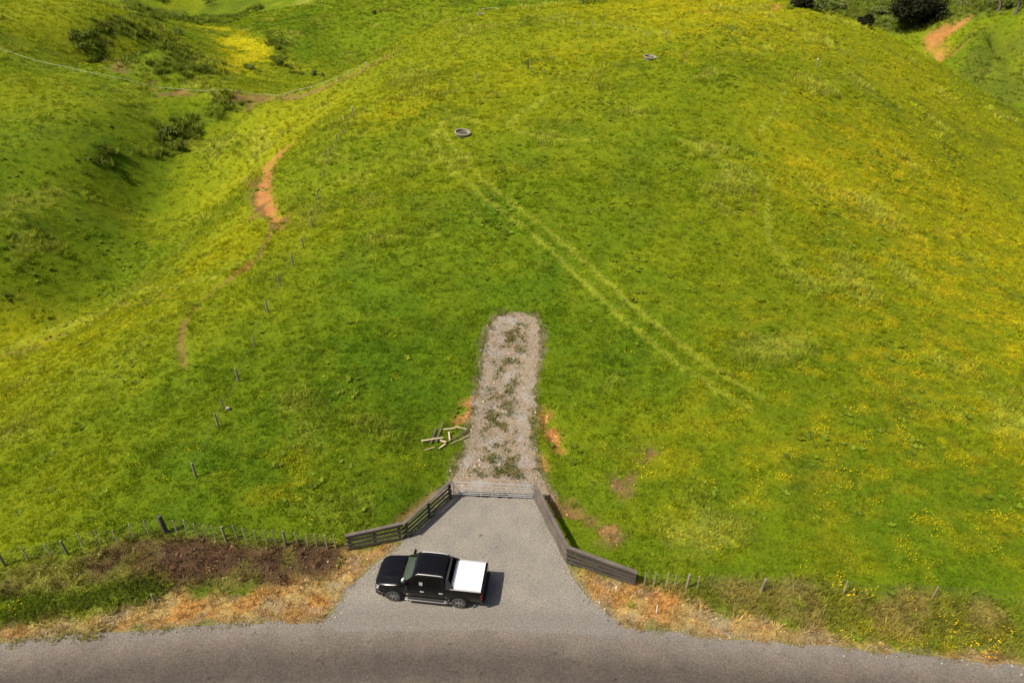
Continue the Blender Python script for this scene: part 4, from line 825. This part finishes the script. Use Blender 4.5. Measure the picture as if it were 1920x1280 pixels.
r_ = bmesh.ops.extrude_face_region(bm, geom=bm.faces[:]); bmesh.ops.translate(bm, vec=(0, 0, -.035), verts=[v for v in r_['geom'] if isinstance(v, bmesh.types.BMVert)]); tp('roof', bm, PA, ang=45)
bm = bmesh.new(); rows = []
for i in range(7):
    f = i/6; x_ = 1.36-.71*f+.03*math.sin(math.pi*f); z = 1.135+(ZT-.015-1.135)*f+.02*math.sin(math.pi*f); hw = .825-.17*f; rows.append([bm.verts.new((x_+.05*(1-(2*k/10-1)**2)-.02, -hw+2*hw*k/10, z)) for k in range(11)])
for a, b in zip(rows[:-1], rows[1:]):
    for k in range(10): bm.faces.new((a[k], a[k+1], b[k+1], b[k]))
ws = tp('windscreen', bm, GLS)
bm = bmesh.new(); prism(bm, [(1.285, .62, 1.235), (1.285, .74, 1.235), (1.205, .725, 1.325), (1.205, .605, 1.325)], (.035, .0, .03)); tp('sticker_or_window_light', bm, STK_, ws, False)
for s in (-1, 1): 
    bm = bmesh.new(); tube(bm, [(1.40, s*.05, 1.15), (1.36, s*.4+.15, 1.20), (1.34, s*.4+.38, 1.215)], .012, 5); tp('wiper', bm, TR, ws)
def pane(x4, s, name, par):
    bm = bmesh.new(); prism(bm, [SP_(x_, z, s, -.018) for x_, z in x4], (0, -s*.006, 0)); return tp(name, bm, TINT, par, False)
# doors with handles and windows
for s in (-1, 1):
    for (xa, xb, win) in ((1.20, .105, [(1.13, 1.145), (.15, 1.145), (.15, 1.725), (.56, 1.725)]), (.09, -.82, [(.05, 1.145), (-.66, 1.145), (-.60, 1.725), (.06, 1.725)])):
        bm = bmesh.new(); sec = [(y, z) for y, z in ring(.94, .45, 1.103, 1.11)[2:7]]; sec[0] = (sec[0][0]+.004, sec[0][1]+.02)
        xe = xb if xb > -.5 else None; A = []
        for x_ in np.linspace(xa, xb, 9):
            A.append([bm.verts.new((x_, s*(y+.008+(.006 if 1 <= i <= 2 else 0)), z+(0))) for i, (y, z) in enumerate(sec)])
        for a, b in zip(A[:-1], A[1:]):
            for k in range(len(sec)-1): bm.faces.new((a[k], a[k+1], b[k+1], b[k]))
        r_ = bmesh.ops.extrude_face_region(bm, geom=bm.faces[:]); bmesh.ops.translate(bm, vec=(0, -s*.03, 0), verts=[v for v in r_['geom'] if isinstance(v, bmesh.types.BMVert)])
        dr = tp('door', bm, PA)
        bm = bmesh.new(); box(bm, (xb+.16, s*.972, .965), (.20, .03, .035), bev=.01); tp('door_handle', bm, PA if s < 0 else AL, dr)
        pane(win, s, 'window', dr)
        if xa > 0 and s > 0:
            bm = bmesh.new(); prism(bm, [SP_(x_, z, s, .004) for x_, z in ((.42, 1.22), (.25, 1.22), (.25, 1.42), (.42, 1.42))], (0, -s*.006, 0)); tp('sticker_or_window_light', bm, WLIGHT, dr, False)  # added pale panel on the glass, painting in the light seen through the cab
    bm = bmesh.new(); box(bm, (1.05, s*1.075, 1.20), (.13, .23, .19), bev=.045); box(bm, (1.05, s*.945, 1.13), (.07, .12, .045)); mi = tp('wing_mirror', bm, PA)
    bm = bmesh.new(); box(bm, (.982, s*1.075, 1.20), (.01, .19, .15), bev=.003); tp('mirror_glass', bm, RIM, mi)
    bm = bmesh.new(); tube(bm, [(.58, s*.665, 1.80), (.49, s*.66, 1.87), (.25, s*.665, 1.89), (-.45, s*.665, 1.885), (-.66, s*.66, 1.865), (-.74, s*.655, 1.80)], [.014, .023, .024, .024, .023, .014], 8); tp('roof_rail', bm, AL)
    bm = bmesh.new(); box(bm, (.12, s*.985, .395), (2.05, .17, .055), bev=.02); st = tp('side_step', bm, STEP)
    bm = bmesh.new(); box(bm, (.12, s*.985, .427), (1.8, .12, .01)); tp('tread', bm, TR, st)
    for xw in (ax_f, ax_r):                       # flared arch lips
        bm = bmesh.new(); A = []
        for k in range(17):
            a = math.radians(-8+196*k/16); A.append([bm.verts.new((xw+r0*math.cos(a), s*y, .40+r0*math.sin(a))) for r0, y in ((.468, .90), (.468, .985), (.50, .99), (.545, .955), (.545, .90))])
        for a, b in zip(A[:-1], A[1:]):
            for k in range(5): bm.faces.new((a[k], a[(k+1) % 5], b[(k+1) % 5], b[k]))
        bm.faces.new(A[0]); bm.faces.new(A[-1][::-1]); tp('wheel_arch', bm, PA)
    bm = bmesh.new(); prism(bm, [(-2.66, s*.93, .80), (-2.66, s*.93, 1.10), (-2.54, s*.958, 1.10), (-2.54, s*.958, .80)], (0, s*.012, 0)); prism(bm, [(-2.645, s*.77, .80), (-2.645, s*.77, 1.10), (-2.645, s*.93, 1.10), (-2.645, s*.93, .80)], (-.025, 0, 0)); tp('tail_light', bm, RED, smooth=False)
    bm = bmesh.new(); box(bm, (-1.84, s*.872, 1.185), (1.50, .055, .045), bev=.015); tp('bed_rail', bm, AL)
    bm = bmesh.new(); prism(bm, [(-.88, s*.90, 1.155), (-1.30, s*.90, 1.155), (-1.16, s*.835, 1.38), (-1.02, s*.74, 1.58), (-.97, s*.70, 1.66), (-.87, s*.71, 1.72)], (0, -s*.07, 0)); tp('sports_bar_sail', bm, TR, smooth=False)
bm = bmesh.new(); box(bm, (-.915, 0, 1.67), (.13, 1.40, .065), bev=.025); tp('sports_bar', bm, TR)
bm = bmesh.new(); prism(bm, [(-.855, -.72, 1.225), (-.855, .72, 1.225), (-.815, .64, 1.76), (-.815, -.64, 1.76)], (.006, 0, 0)); tp('rear_window', bm, TINT, smooth=False)
# tray cover: flat slats, roller housing
bm = bmesh.new(); box(bm, (-1.17, 0, 1.205), (.13, 1.66, .10), bev=.03); cv = tp('tray_cover', bm, AL)
for k in range(16):
    bm = bmesh.new(); box(bm, (-1.277-.0835*k, 0, 1.185), (.0825, 1.66, .03), bev=.003); tp('slat', bm, COV, cv, False)
bm = bmesh.new(); box(bm, (-2.655, 0, .87), (.05, 1.50, .52), bev=.02); tg = tp('tailgate', bm, PA)
bm = bmesh.new(); box(bm, (-2.685, 0, 1.02), (.02, .26, .07), bev=.008); tp('tailgate_handle', bm, TR, tg)
bm = bmesh.new(); box(bm, (-2.70, 0, .53), (.20, 1.72, .15), bev=.03); box(bm, (-2.60, .86, .56), (.16, .12, .16), bev=.02); box(bm, (-2.60, -.86, .56), (.16, .12, .16), bev=.02); tp('rear_bumper', bm, TR)
bm = bmesh.new(); box(bm, (0, 0, .38), (4.6, 1.1, .16)); tp('chassis', bm, TR, smooth=False)
# cabin inside
bm = bmesh.new(); box(bm, (1.10, 0, 1.12), (.42, 1.56, .10), bev=.03); tp('dashboard', bm, DASH)
for s, xs2 in ((-1, .28), (1, .28)):
    bm = bmesh.new(); box(bm, (xs2, s*.38, 1.24), (.14, .50, .50), bev=.05); box(bm, (xs2-.02, s*.38, 1.58), (.09, .27, .17), bev=.03); tp('seat', bm, SEAT)
bm = bmesh.new(); box(bm, (-.64, 0, 1.24), (.14, 1.35, .40), bev=.04); tp('rear_seat', bm, SEAT)
bm = bmesh.new(); tube(bm, [(.82+.06*math.sin(a), -.38+.18*math.cos(a), 1.27+.16*math.sin(a)) for a in np.linspace(0, 6.283, 20)], .014, 6); tp('steering_wheel', bm, TR)
# wheels: one built, the rest copied
def make_wheel():
    bm = bmesh.new(); lathe(bm, [(.255, -.12), (.34, -.135), (.385, -.115), (.398, -.06), (.40, 0), (.398, .06), (.385, .115), (.34, .135), (.255, .12), (.245, 0), (.255, -.12)], 36, 'y'); ty = tp('wheel', bm, RU, T, ang=50)
    bm = bmesh.new(); rr = lathe(bm, [(.256, .118), (.24, .11), (.225, .03), (.05, .03)], 36, 'y'); bm.faces.new(rr[-1]); r1 = lathe(bm, [(.256, -.118), (.05, -.10)], 24, 'y'); bm.faces.new(r1[-1]); tp('rim', bm, RIMD, ty)
    for k in range(6):
        a = k*math.pi/3; bm = bmesh.new()
        for da in (-.16, .16):
            b = a+da; p0 = Vector((.05*math.cos(a), .105, .05*math.sin(a))); p1 = Vector((.24*math.cos(b), .112, .24*math.sin(b))); q = (p1-p0).normalized().cross(Vector((0, 1, 0)))*.016
            prism(bm, [p0-q, p0+q, p1+q*1.4, p1-q*1.4], (0, -.03, 0))
        tp('spoke', bm, RIM, ty, False)
    bm = bmesh.new(); rr = lathe(bm, [(.065, .05), (.062, .112), (.03, .118)], 16, 'y'); bm.faces.new(rr[-1]); tp('hub_cap', bm, RIM, ty); return ty
w0 = make_wheel(); kids = list(w0.children); first = True
for xw in (ax_f, ax_r):
    for s in (1, -1):
        if first: o = w0; first = False
        else:
            o = w0.copy(); COL.objects.link(o); o.parent = T
            for c in kids: d = c.copy(); COL.objects.link(d); d.parent = o
        o.location = (xw, s*.835, .40); o.rotation_euler = (0, random.uniform(0, 1), 0 if s > 0 else math.pi)
        if s > 0: o.rotation_euler.y = random.uniform(0, 1)

# shoulders and tray sides sit higher than the sills: lift everything above the arches
for c in list(T.children):
    if c.name.startswith('wheel') and not c.name.startswith('wheel_arch'): c.scale = (.96, 1, .96); c.location.z = .385; continue
    for q in [c]+list(c.children):
        co = np.empty(len(q.data.vertices)*3, np.float32); q.data.vertices.foreach_get('co', co); co = co.reshape(-1, 3)
        co[:, 2] = np.interp(co[:, 2], [0, .88, 1.155, 1.80, 2.2], [0, .90, 1.275, 1.825, 2.225]); q.data.vertices.foreach_set('co', co.ravel()); q.data.update()
